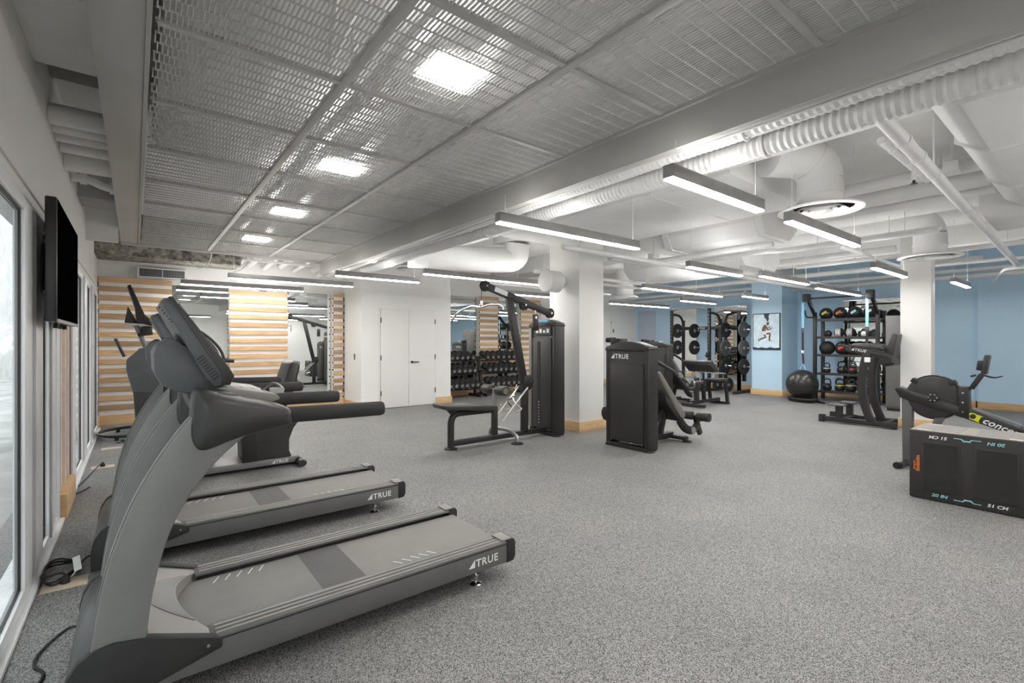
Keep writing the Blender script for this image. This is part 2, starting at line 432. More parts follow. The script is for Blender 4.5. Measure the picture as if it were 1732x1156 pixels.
# ---- closet double door
d = thing('door_1', None, None, (4.0, 9.5, 0), kind='structure')
MB().box(-.03, -.012, 0, 0, .0, 2.11).box(1.274, -.012, 0, 1.304, 0, 2.11).box(0, -.012, 2.08, 1.274, 0, 2.11).build('door_frame', 'white_paint', d, bevel=.002)
l1 = MB().box(.004, -.03, .012, .634, -.0, 2.076).build('door_leaf', 'white_paint', d, bevel=.003)
l2 = MB().box(.640, -.03, .012, 1.270, -.0, 2.076).build('door_leaf', 'white_paint', d, bevel=.003)
for z in (.32, 1.06, 1.84):
    MB().box(-.006, -.042, z - .055, .012, -.028, z + .055).build('hinge', 'black_powder', l1, bevel=.003)
    MB().box(1.262, -.042, z - .055, 1.280, -.028, z + .055).build('hinge', 'black_powder', l2, bevel=.003)
MB().cyl((.70, -.03, .96), (.70, -.06, .96), .026).bar((.70, -.065, .96), (.86, -.065, .955), .02, .022).build('handle', 'black_powder', l2, bevel=.003)
MB().cyl((.625, -.03, .96), (.625, -.036, .96), .012).build('latch', 'steel', l1)
d2 = thing('door_2', None, None, (12.62, YB, 0), kind='structure')
MB().box(-.05, -.02, 0, 0, 0, 2.06).box(1.0, -.02, 0, 1.05, 0, 2.06).box(-.05, -.02, 2.02, 1.05, 0, 2.06).build('door_frame', 'white_paint', d2)
MB().box(0, -.014, .01, 1.0, 0, 2.02).build('door_leaf', 'white_paint', d2)
MB().box(.05, -.03, 1.70, .08, -.014, 1.82).box(.05, -.03, .3, .08, -.014, .42).build('hinge', 'black_powder', d2)
t = thing('wall_lock', 'small black thumb-turn lock on the narrow white closet side', 'lock', (3.6, 9.86, 1.08))
MB().box(-.012, -.02, -.06, 0, .02, .06).build('plate', 'black_powder', t, bevel=.003)
MB().bar((-.02, 0, .0), (-.02, 0, .05), .014, .016).build('thumb_turn', 'steel', t)

# ================================================================== MESH CEILING
ZM = 2.88
GX = [.064, .945, 1.84, 2.716]; GY = [1.85 + .919 * i for i in range(-4, 9)]
mc = thing('ceiling_mesh', None, None, (0, 0, ZM), kind='structure')
def mesh_panel_mesh(L, W):
    mb = MB(); n = int(L / .0215); p = L / n; rows = 9; q = W / rows
    for r_ in range(rows):
        off = .25 if r_ % 2 else .75
        for k in range(n):
            x = (k + off) * p
            mb.box(x - .0026, r_ * q, 0, x + .0026, (r_ + 1) * q, .011)
    for r_ in range(rows + 1):
        y = min(max(r_ * q, .004), W - .004)
        mb.box(0, y - .0035, .001, L, y + .0035, .010)
    return mb.mesh('mesh_panel', 'mesh_metal', ang=30)
pm = {}
for i in range(3):
    for j in range(len(GY) - 1):
        L, W = GX[i + 1] - GX[i] - .02, GY[j + 1] - GY[j] - .02
        k = round(L, 3)
        if k not in pm: pm[k] = mesh_panel_mesh(L, W)
        link('mesh_panel', pm[k], mc, loc=(GX[i] + .01, GY[j] + .01, .012))
for x in GX[1:3]: MB().box(x - .024, GY[0], -.004, x + .024, GY[-1], .035).build('main_runner', 'fascia_metal', mc, bevel=.002)
for j, y in enumerate(GY[1:-1]):
    for i in range(3): MB().box(GX[i] + .02, y - .018, 0, GX[i + 1] - .02, y + .018, .03).build('cross_runner', 'fascia_metal', mc)
MB().box(-.165, GY[0], 0, .04, GY[-1] + .06, .24).build('edge_beam', 'fascia_metal', mc, bevel=.004)
MB().box(.04, GY[0], -.012, .062, GY[-1], .05).build('edge_angle', 'fascia_metal', mc)
MB().box(2.70, GY[0], -.012, 2.722, GY[-1], .05).build('edge_angle', 'fascia_metal', mc)
MB().box(2.722, GY[0], -.24, 2.742, GY[-1] + .04, .06).box(2.742, GY[0], -.24, 2.80, GY[-1] + .04, -.225).build('edge_beam', 'fascia_metal', mc, bevel=.002)
MB().box(-.165, GY[-1], -.03, 2.742, GY[-1] + .05, .06).build('end_channel', 'fascia_metal', mc, bevel=.003)

# square lamps in the mesh
names = ['nearest and largest square ceiling lamp in the metal mesh', 'second square ceiling lamp from the camera in the metal mesh',
         'third square ceiling lamp along the metal mesh', 'farthest square ceiling lamp before the end of the metal mesh',
         'square ceiling lamp in the mesh straight above the camera']
for y, lb in zip((2.31, 4.148, 5.986, 7.824, .472), names):
    t = thing('ceiling_lamp', lb, 'lamp', (1.392, y, ZM + .022), group='square lamps in the mesh ceiling')
    MB().box(-.17, -.145, .012, .17, .145, .05).build('housing', 'frame_white', t, bevel=.004)
    MB().box(-.152, -.127, .004, .152, .127, .012).build('diffuser', 'panel_glow', t)
    MB().box(-.12, -.1, .049, .12, .1, .0504).build('added_uplight', 'added_plenum_glow', t)  # added upward glow, lights the space above the mesh

# ================================================================== LINEAR LAMPS
HANG = [(3.28, 4.40, YF, YB, 3.02), (7.6, 8.3, YF, YB, 3.1), (11.4, 12.0, YF, YB, 3.1), (4.4, 13.9, 5.2, 5.84, 3.0), (4.0, 7.75, -2.6, .82, 2.858), (7.7, 8.65, -1.2, 1.02, 2.80),
        (4.45, 6.4, 2.3, 4.9, 3.0), (6.5, 7.34, 2.9, 4.4, 2.82), (7.34, 7.6, 2.9, 4.4, 2.99), (8.5, 10.1, 4.2, 6.8, 2.78), (5.0, 6.0, 5.9, 6.9, 3.12), (2.4, 2.80, 0, 9.3, 2.64), (2.80, 3.50, 0, 9.3, 2.65), (XL, 1.5, 9.75, 10.45, 2.76), (-.2, 2.75, -2, 9.26, 2.86), (8.95, 9.75, 1.37, 2.15, 2.66), (8.95, 9.5, 2.15, 4.3, 2.98)]
def hang(x, y): return min([ZC] + [b_[4] for b_ in HANG if b_[0] <= x <= b_[1] and b_[2] <= y <= b_[3]])
def linear_lamp(x0, x1, y, label, z=2.38, n=2):
    t = thing('linear_lamp', label, 'lamp', (x0, y, z), group='suspended linear lamps'); L = x1 - x0
    MB().box(0, -.036, .012, L, .036, .092).build('housing', 'light_housing', t, bevel=.004)
    MB().box(.006, -.031, 0, L - .006, .031, .012).build('diffuser', 'lamp_glow', t)
    MB().box(.02, -.026, .088, L - .02, .026, .0924).build('added_uplight', 'added_uplight_glow', t)  # glowing strip added on the housing top to brighten the ceiling
    for xx in (.08, L - .08):
        MB().cyl((xx, 0, .09), (xx, 0, .12), .008, n=8).build('gripper', 'steel', t)
        MB().cyl((xx, 0, .12), (xx, 0, hang(x0 + xx, y) - z), .0022, n=5).build('cable', 'pipe_white', t)
    return t
LL = [(2.36, 4.22, 3.19, 'long linear lamp hanging nearest the conduits, left of the closest short one'),
      (2.53, 3.73, 1.69, 'large bright linear lamp nearest the camera on the right'),
      (4.22, 5.89, 1.69, 'linear lamp hanging just under the big round air diffuser'),
      (.62, 2.62, 10.0, 'linear lamp hanging along the slatted back wall, leftmost'),
      (1.14, 3.10, 8.59, 'long linear lamp hanging just past the end of the mesh ceiling'),
      (2.37, 3.75, 7.29, 'linear lamp hanging left above the white closet door'),
      (3.32, 5.76, 6.30, 'long linear lamp hanging over the lat pulldown machine'),
      (5.75, 7.19, 3.54, 'linear lamp hanging right of the white pillar under the box duct'),
      (7.39, 10.2, 5.46, 'long thin linear lamp left of the preacher bench, above the squat rack'),
      (10.44, 12.0, 6.6, 'short linear lamp in front of the squat rack bar'),
      (7.43, 9.2, 3.36, 'linear lamp hanging midway between pillar and storage rack'),
      (9.94, 12.3, 3.48, 'linear lamp hanging right in front of the storage rack'),
      (10.45, 11.6, 5.1, 'short linear lamp hanging in front of the blue pier with the picture'),
      (7.79, 9.32, 2.05, 'linear lamp hanging left of the slim white pillar'),
      (10.7, 12.0, 1.72, 'short linear lamp seen right of the slim white pillar'),
      (9.7, 12.3, 8.2, 'linear lamp low in view right behind the big white pillar'),
      (.6, 2.4, -1.6, 'added unseen linear lamp behind the camera near the windows'),  # out-of-frame lamp, added for the light it gives
      (3.4, 5.2, -.6, 'added unseen linear lamp beyond the right frame edge beside the box duct'),  # also out of frame and added as extra room light
      (6.4, 8.2, -.6, 'added unseen linear lamp over the plyo box end of the room'),  # added outside the view for lighting
      (9.4, 11.2, -.6, 'added linear lamp out of view at the right far end'),  # added unseen to light the far right end
      (6.0, 7.6, 7.9, 'linear lamp over the dumbbells behind the big pillar'),
      (4.4, 6.2, -2.4, 'added unseen linear lamp near the front wall behind the camera')]  # unseen, added for more light from behind
for a in LL: linear_lamp(*a)

# ================================================================== CEILING SERVICES
def ob1(mb, name, material, label, cat, group=None, bevel=0): return tag(mb.build(name, material, bevel=bevel), label, cat, group)
# corrugated conduits beside the mesh ceiling
def conduit(x, z, r, y0, y1, label, drift=0, wob=0, corr=True):
    P, Rr = [], []; p = .021 if corr else .25; n = int((y1 - y0) / p)
    for i in range(n + 1):
        y = y0 + i * (y1 - y0) / n
        P.append((x + drift * (y - y0) + wob * math.sin(y * 1.1 + x * 7), y, z + wob * .7 * math.sin(y * .8 + x * 9)))
        Rr.append(r * (1 if i % 2 else .88) if corr else r)
    return ob1(MB().tube(P, Rr, 12), 'conduit', 'pipe_white', label, 'conduit', 'conduits beside the mesh ceiling')
conduit(2.87, 2.71, .044, -1.5, 9.9, 'uppermost ribbed white conduit right against the grey fascia', 0, .015)
conduit(3.00, 2.73, .060, -1.5, 9.6, 'second thick ribbed white conduit from the grey fascia', 0, .012)
conduit(3.14, 2.77, .046, -1.5, 9.2, 'thin ribbed white conduit lying on top of the bundle', 0, .01)
conduit(3.29, 2.71, .075, -1.5, 8.6, 'thickest and lowest ribbed white conduit of the bundle', 0, .012)
conduit(3.45, 2.80, .030, -1.5, 9.8, 'smooth thin white conduit on the outer side of the bundle', 0, .02, False)
conduit(2.84, 2.645, .010, -1.5, 9.0, 'thin white cable sagging under the grey fascia', .004, .03, False)
for y, nm in ((1.45, 'white strap bracket holding the ribbed conduits near the camera'), (4.6, 'white strap bracket holding the ribbed conduits midway'), (7.4, 'white strap bracket holding the conduits near the closet')):
    t = thing('conduit_bracket', nm, 'bracket', (3.0, y, 2.7), group='conduit brackets')
    MB().bar((-.19, 0, .20), (.30, 0, .19), .05, .012).build('strut', 'pipe_white', t)
    for xx, rr, zz in ((.0, .068, .03), (.29, .084, .01)):
        MB().tube(arc((xx, zz), rr, 0, 360, 16, 'xz')[:-1], .009, 6, closed=True).build('clamp', 'pipe_white', t)
        MB().cyl((xx, 0, zz + rr), (xx, 0, .75), .005, n=6).build('rod', 'pipe_white', t)
# concrete beams of the slab
struct(MB().box(3.28, YF, 3.02, 4.40, YB, ZC).build('trim_7', 'ceiling_paint', bevel=.01))
struct(MB().box(7.6, YF, 3.1, 8.3, YB, ZC).build('trim_7', 'ceiling_paint', bevel=.01))
struct(MB().box(11.4, YF, 3.1, 12.0, YB, ZC).build('trim_7', 'ceiling_paint', bevel=.01))
struct(MB().box(4.4, 5.2, 3.0, 13.9, 5.84, ZC).build('trim_7', 'ceiling_paint', bevel=.01))
struct(MB().box(XL, 9.75, 2.76, 1.5, 10.45, ZC).build('trim_8', 'rough_concrete', bevel=.02))
struct(MB().box(XL, 3.25, 3.12, -.0, 4.12, ZC).build('trim_9', 'ceiling_paint', bevel=.006))
struct(MB().box(XL, 7.0, 2.98, 0, 7.5, ZC).build('trim_9', 'concrete', bevel=.006))
struct(MB().box(XL, 8.1, 2.7, -.17, 8.2, ZC).build('trim_9', 'ceiling_paint'))
struct(MB().box(XL, 4.5, 3.36, .04, 4.9, ZC).build('trim_9', 'concrete'))
# pipes crossing above the windows at the left
for y, z, r, lb in ((4.78, 3.05, .075, 'thick white pipe crossing above the windows, nearest of five'), (4.98, 3.03, .05, 'white pipe crossing above the windows, second of five'),
                    (5.16, 3.02, .045, 'white pipe crossing above the windows, third of five'), (5.46, 3.04, .06, 'white pipe crossing above the windows, fourth of five'),
                    (5.78, 3.02, .10, 'thickest white pipe crossing above the windows, farthest of five')):
    ob1(MB().cyl((XL + .002, y, z), (-.17, y, z), r, n=16), 'pipe', 'pipe_white', lb, 'pipe', 'pipes above the windows')
t = thing('pipe_valve', 'white pipe fitting with couplings above the television', 'pipe', (-.30, 6.3, 2.98))
MB().tube(fillet([(-.18, 0, .02), (-.05, 0, .02), (.06, .06, -.02), (.26, .06, -.02)], .06), .04, 12).build('pipe', 'pipe_white', t)
MB().cyl((-.12, 0, .02), (-.07, 0, .02), .055).build('coupling', 'pipe_white', t)
MB().cyl((.10, .06, -.02), (.17, .06, -.02), .058).build('coupling', 'pipe_white', t)
# pipes and duct above the mesh
for x, z, r, lb in ((1.25, 3.12, .05, 'white pipe above the mesh running to the slatted wall, leftmost'), (1.62, 3.08, .06, 'white pipe above the mesh running to the slatted wall, second'),
                    (2.02, 3.1, .06, 'white pipe above the mesh running to the slatted wall, third'), (2.35, 3.02, .045, 'white pipe above the mesh running to the slatted wall, fourth'), (2.58, 3.03, .07, 'thick white pipe above the mesh closest to the fascia')):
    ob1(MB().cyl((x, -2.5, z), (x, 9.74, z), r, n=14), 'pipe', 'pipe_white', lb, 'pipe', 'pipes above the mesh ceiling')
ob1(MB().box(.12, -2.4, 3.12, .72, 5.4, 3.4), 'air_duct', 'duct_white', 'flat white box duct seen through the left mesh panels', 'duct', bevel=.006)
ob1(MB().tube(smooth_path([(1.0, 2.75, 3.2), (1.1, 3.0, 3.03), (1.22, 3.12, 2.99), (1.36, 3.15, 3.03), (1.42, 3.05, 3.2)], 8), .022, 8), 'flexible_hose', 'pipe_white', 'white flexible hose looping above the mesh', 'hose')
ob1(MB().tube(smooth_path([(.75, 2.2, 3.2), (.8, 2.5, 3.0), (.86, 2.7, 2.95), (.95, 2.6, 3.2)], 8), .018, 8), 'flexible_hose', 'pipe_white', 'thin white hose hanging above the second mesh panel', 'hose')
# loose hangers and wires at the end of the mesh
for i, (x, lb) in enumerate(((.98, 'thin white wire hanging beside the wall grille'), (1.52, 'white cable drooping from the end of the mesh ceiling'))):
    ob1(MB().tube(smooth_path([(x, 9.262, 2.93), (x + .02, 9.40, 2.8), (x - .05, 9.5, 2.66), (x - .16, 9.55, 2.62)], 6), .008, 6), 'wire', 'pipe_white', lb, 'wire')
# wall grille
t = thing('air_grille', 'double grey air grille on the wall above the left slats', 'grille', (.055, YB - .10, 2.54))
MB().box(-.02, -.015, -.02, .68, 0.1, .15).build('frame', 'white_paint', t, bevel=.003)
for s_ in range(2):
    for k in range(14): MB().box(.012 + s_ * .33 + k * .0225, -.02, 0, .024 + s_ * .33 + k * .0225, -.012, .125).build('fin', 'grille', t)
    MB().box(.005 + s_ * .33, -.0165, -.004, .325 + s_ * .33, -.015, .129).build('backing', 'gasket', t)
# small devices above the middle slat panel
t = thing('wall_sensor', 'small dark sensor on the wall above the middle slats, left one', 'sensor', (1.55, YB, 2.46)); MB().box(0, -.03, 0, .05, 0, .05).build('body', 'gasket', t, bevel=.006); MB().sphere((.025, -.032, .025), .014).build('lens', 'screen', t)
t = thing('smoke_sensor', 'round sensor with grey dome above the middle slats', 'sensor', (2.02, YB, 2.46)); MB().lathe([(.0, -.05), (.05, -.045), (.07, -.02), (.075, 0)], (0, 0, 0), 18, 'y').build('body', 'steel', t); MB().sphere((0, -.05, 0), .02).build('lens', 'screen', t)

# round air diffusers with necks and elbows
def diffuser(x, y, z, lab, el, r=.37, neck=.2, h=.34, ext=1.0):
    t = thing('air_diffuser', lab, 'diffuser', (x, y, z), group='round air diffusers')
    MB().lathe([(r * .92, .03), (r, .012), (r, 0), (r * .86, -.004), (r * .80, .02), (r * .78, .045)], n=40).build('ring', 'duct_white', t)
    for q in (.62, .44, .26): MB().lathe([(r * q * .78, .031), (r * q, -.006), (r * q * 1.05, -.012), (r * q * .98, .0), (r * q * .82, .031)], n=48).build('cone', 'duct_white', t)
    MB().lathe([(.05, .031), (.05, -.006), (.0, -.014)], n=20).build('hub', 'duct_white', t)
    MB().lathe([(r * .78, .03), (r * .74, .04), (neck + .01, .06), (neck, .08), (neck, h * .5), (neck + .008, h * .5), (neck + .008, h * .5 + .02), (neck, h * .5 + .02), (neck, h)], n=28).build('neck', 'duct_white', t)
    if el is not None:
        a = R(el); dx, dy = math.cos(a), math.sin(a); P = []
        rb = neck * 1.15
        for i in range(7):
            q = R(90) * i / 6; P.append((dx * rb * (1 - math.cos(q)), dy * rb * (1 - math.cos(q)), h + rb * math.sin(q)))
        P.append((dx * (rb + ext), dy * (rb + ext), h + rb))
        e = MB().tube(P, neck * .99, 24).build('elbow', 'duct_white', t)
        for i in (2, 4):
            c = Vector(P[i]); tn = (Vector(P[i + 1]) - Vector(P[i - 1])).normalized() * .008
            MB().tube([c - tn, c + tn], neck * 1.02, 24).build('seam', 'duct_white', e)
    return t
diffuser(5.36, 1.85, 2.70, 'large round white air diffuser nearest the camera with elbow duct', 150, ext=.34, h=.29)
diffuser(9.35, 1.76, 2.66, 'round air diffuser hanging before the slim white pillar top', 100, ext=2.1, r=.39)
diffuser(3.98, 7.95, 2.72, 'round air diffuser left above the closet door lamp', None, r=.34, neck=.2, h=.73)
diffuser(11.0, 8.75, 2.66, 'small far round air diffuser right behind the big pillar', None, neck=.24, h=.78)

# box ducts
def duct(label, prof, a, b_, axis='x', seams=()):
    t = thing('air_duct', label, 'duct', (0, 0, 0), group='white box ducts')
    MB().prism(prof, a, b_, axis).build('body', 'duct_white', t, bevel=.004)
    us = [p[0] for p in prof]; vs = [p[1] for p in prof]
    cu, cv = sum(us) / len(us), sum(vs) / len(vs)
    for s_ in seams:
        MB().prism([(cu + (u - cu) * 1.02, min(3.445, cv + (v - cv) * 1.04)) for u, v in prof], s_ - .012, s_ + .012, axis).build('flange', 'duct_white', t)
    return t
duct('huge white box duct filling the top right corner of the view', [(-2.6, 2.88), (.62, 2.88), (.80, 3.0), (.80, 3.44), (-2.6, 3.44)], 4.05, 7.7, 'x', (5.2, 6.6))
duct('sloped white box duct piece stepping down behind the huge box duct', [(-1.2, 2.80), (.96, 2.80), (1.02, 2.95), (1.02, 3.4), (-1.2, 3.4)], 7.75, 8.6, 'x')
duct('wide white box duct in the middle above the bright linear lamp', [(4.45, 3.0), (6.2, 3.0), (6.4, 3.12), (6.4, 3.44), (4.45, 3.44)], 2.3, 4.9, 'y', (3.2,))
duct('tapered white box duct hanging right of the pillar', [(6.55, 2.82), (7.3, 2.82), (7.55, 3.0), (7.55, 3.4), (6.42, 3.4), (6.42, 3.0)], 2.9, 4.4, 'y', (3.0, 4.3))
duct('far white box duct over the preacher bench', [(8.7, 2.78), (9.9, 2.78), (10.1, 2.95), (10.1, 3.4), (8.5, 3.4), (8.5, 2.95)], 4.2, 6.8, 'y', (5.2,))
duct('white box duct rising above the lat pulldown pillar', [(5.9, 3.12), (6.9, 3.12), (6.9, 3.44), (5.9, 3.44)], 5.0, 6.0, 'x')
# round duct with elbow near the pillar
t = thing('round_duct', 'thick white round duct with elbow left of the pillar top', 'duct', (0, 0, 0))
P = [(3.5, 7.3, 2.86), (4.8, 6.75, 2.86)]
MB().tube(fillet([(3.6, 7.4, 2.86), (4.9, 6.8, 2.82), (5.25, 6.55, 2.84), (5.25, 6.5, 3.11)], .35, 6), .22, 22).build('pipe', 'duct_white', t)
MB().bar((4.75, 6.85, 3.06), (5.4, 6.4, 3.06), .03, .04).build('strut', 'pipe_white', t)
t = thing('duct_end', 'white round duct drum fixed high on the left side of the pillar', 'duct', (5.14, 5.5, 2.34))
MB().lathe([(.13, -.16), (.17, -.15), (.17, .1), (.15, .12)], (0, 0, 0), 24, 'x').build('drum', 'duct_white', t)
MB().lathe([(.15, .12), (.10, .2), (.05, .27)], (0, 0, 0), 24, 'x').build('cone', 'duct_white', t)
# pipes
def pipe(label, pts, r, rad=.15, joints=(), group='white ceiling pipes'):
    t = thing('pipe', label, 'pipe', (0, 0, 0), group=group)
    MB().tube(fillet(pts, rad), r, 14).build('tube', 'pipe_white', t)
    i = max(range(len(pts) - 1), key=lambda k: (Vector(pts[k + 1]) - Vector(pts[k])).length)
    for s_ in (.2, .8):
        c = Vector(pts[i]).lerp(Vector(pts[i + 1]), s_); zt = hang(c.x, c.y)
        if zt > c.z + r + .02: MB().cyl((c.x, c.y, c.z + r - .01), (c.x, c.y, zt), .006, n=6).build('hanger_rod', 'pipe_white', t)
        d_ = (Vector(pts[i + 1]) - Vector(pts[i])).normalized() * .012
        MB().tube([c - d_, c + d_], r * 1.12, 12).build('hanger_band', 'pipe_white', t)
    for q in joints:
        i, s_ = q; a, b_ = Vector(pts[i]), Vector(pts[i + 1]); c = a + (b_ - a) * s_; dn = (b_ - a).normalized() * .025
        MB().tube([c - dn, c + dn], r * 1.16, 14).build('coupling', 'pipe_white', t)
    return t
pipe('long white pipe slanting from the conduits to the far right', [(3.3, .90, 2.78), (12.6, 1.14, 2.78)], .045, joints=((0, .09), (0, .14), (0, .38)))
pipe('white pipe along the second ceiling bay, nearest the beam', [(4.75, .83, 3.22), (4.75, 2.27, 3.22)], .06)
pipe('white pipe along the second ceiling bay right of the diffuser', [(6.7, .83, 3.2), (6.7, 2.8, 3.2)], .07)
pipe('thicker white pipe along the second ceiling bay', [(7.0, .83, 3.12), (7.0, 2.8, 3.12)], .09)
pipe('thin white pipe along the second ceiling bay', [(7.3, .83, 3.05), (7.3, 2.8, 3.05)], .045)
pipe('white pipe under the third beam towards the blue wall', [(10.35, 2.4, 3.02), (10.35, 4.9, 3.02)], .05)
pipe('white pipe crossing in front of the tapered duct', [(4.5, 4.62, 2.67), (7.0, 4.62, 2.67), (13.9, 4.62, 2.67)], .035)
pipe('white pipe bent down under the tapered duct', [(5.9, 5.0, 2.72), (6.7, 5.0, 2.72), (7.0, 4.5, 2.765), (7.0, 3.0, 2.765)], .04)
pipe('thin white pipe running above the squat rack', [(8.5, 7.4, 2.72), (13.9, 7.4, 2.72)], .03)
pipe('white pipe running high along the blue wall', [(13.6, 1.0, 2.76), (13.6, 10.4, 2.76)], .05)
pipe('second white pipe running high along the blue wall', [(13.3, 1.0, 2.86), (13.3, 10.4, 2.86)], .04)
pipe('thin white pipe near the picture pier going to the storage rack', [(10.0, 4.2, 2.7), (13.8, 4.2, 2.7)], .025)
pipe('low thin white pipe at the right edge before the blue wall', [(11.5, -1.2, 2.62), (11.5, 1.2, 2.62), (13.8, 1.6, 2.62)], .025)
pipe('upper thin white pipe at the right edge before the blue wall', [(12.4, -1.4, 2.90), (12.4, 3.2, 2.90)], .035)
pipe('white sprinkler pipe with drop beside the near diffuser', [(4.95, 1.25, 3.1), (6.55, 1.25, 3.1)], .03, joints=((0, .2), (0, .5)))
pipe('thin white pipe crossing the third ceiling bay before the box duct', [(8.35, 2.62, 2.84), (13.2, 2.62, 2.84)], .028)
pipe('white pipe running lengthwise left of the slim pillar', [(10.65, -1, 2.92), (10.65, 4.1, 2.92)], .04)
pipe('thick white pipe running lengthwise near the picture pier', [(12.65, 1.6, 2.98), (12.65, 10.2, 2.98)], .06)
pipe('white pipe crossing behind the big pillar', [(6.05, 7.0, 2.76), (13.2, 7.0, 2.76)], .035)
pipe('thin white pipe crossing low behind the big pillar', [(6.2, 8.7, 2.70), (10.3, 8.7, 2.70)], .026)
pipe('white pipe with a short offset near the tapered duct', [(7.7, 4.7, 2.80), (7.7, 3.4, 2.80), (7.9, 3.1, 2.80), (7.9, 1.4, 2.80)], .035)
pipe('pair-mate thin pipe right of the tapered duct', [(8.05, 4.1, 2.86), (8.05, 1.4, 2.86)], .022)
for q, lb in (((6.5, 1.05, 3.16), 'small white junction box beside the slanting pipe'), ((7.2, 5.1, 2.9), 'small white junction box under the cross beam')):
    t = thing('junction_box', lb, 'junction box', q); MB().box(-.09, -.06, -.05, .09, .06, .05).build('body', 'pipe_white', t, bevel=.006); MB().box(-.095, -.065, -.056, .095, .065, -.05).build('cover', 'pipe_white', t); MB().cyl((0, 0, .05), (0, 0, hang(q[0], q[1]) - q[2]), .008, n=6).build('rod', 'pipe_white', t)
t = thing('sprinkler', 'dark sprinkler head on a white drop beside the slanting pipe', 'sprinkler', (6.0, 1.25, 2.95)); MB().cyl((0, 0, .15), (0, 0, .03), .02, n=10).build('drop', 'pipe_white', t); MB().cyl((0, 0, .03), (0, 0, .0), .012, n=10).lathe([(.03, .0), (.03, -.006), (0, -.008)], n=12).build('head', 'black_powder', t)
# slotted struts on the beam
for (x, y, lb) in ((3.55, 1.75, 'white slotted metal strut under the beam near the diffuser'), (3.6, 3.55, 'white slotted metal strut under the beam near the long lamp')):
    t = thing('slotted_strut', lb, 'strut', (x, y, 2.99), group='slotted struts')
    MB().box(-.02, -.035, 0, .62, .035, .03).build('channel', 'pipe_white', t, bevel=.002)
    for k in range(8): MB().box(.03 + k * .073, -.012, -.003, .068 + k * .073, .012, .002).build('slot', 'gasket', t)
# pipes leaving the mesh ceiling towards the back wall
for x, z, r, lb in ((1.58, 2.90, .045, 'white pipe leaving the mesh end towards the slats, leftmost'), (1.80, 2.93, .06, 'white pipe leaving the mesh end towards the slats, second'),
                    (2.05, 2.88, .05, 'white pipe leaving the mesh end towards the slats, third'), (2.36, 2.95, .06, 'white pipe leaving the mesh end towards the slats, fourth'), (2.62, 2.88, .04, 'white pipe leaving the mesh end towards the slats, fifth'), (3.0, 2.95, .07, 'thick white pipe leaving the fascia end towards the closet corner')):
    ob1(MB().tube([(x, 9.27, z + .09), (x - .02, 9.6, z + .03), (x - .03, 10.58, z - .03)], r, 12), 'pipe', 'pipe_white', lb, 'pipe', 'pipes beyond the mesh end')
ob1(MB().box(1.5, 9.62, 2.84, 3.3, 9.68, 2.88), 'strut_channel', 'pipe_white', 'white channel strut crossing under the pipes at the mesh end', 'strut', bevel=.003)
ob1(MB().tube(smooth_path([(3.35, 9.3, 2.75), (3.2, 9.5, 2.70), (3.02, 9.56, 2.74), (2.9, 9.44, 2.66), (3.1, 9.38, 2.62), (3.3, 9.46, 2.68)], 6), .012, 6), 'wire', 'pipe_white', 'tangle of white cable near the closet corner under the ceiling', 'wire')
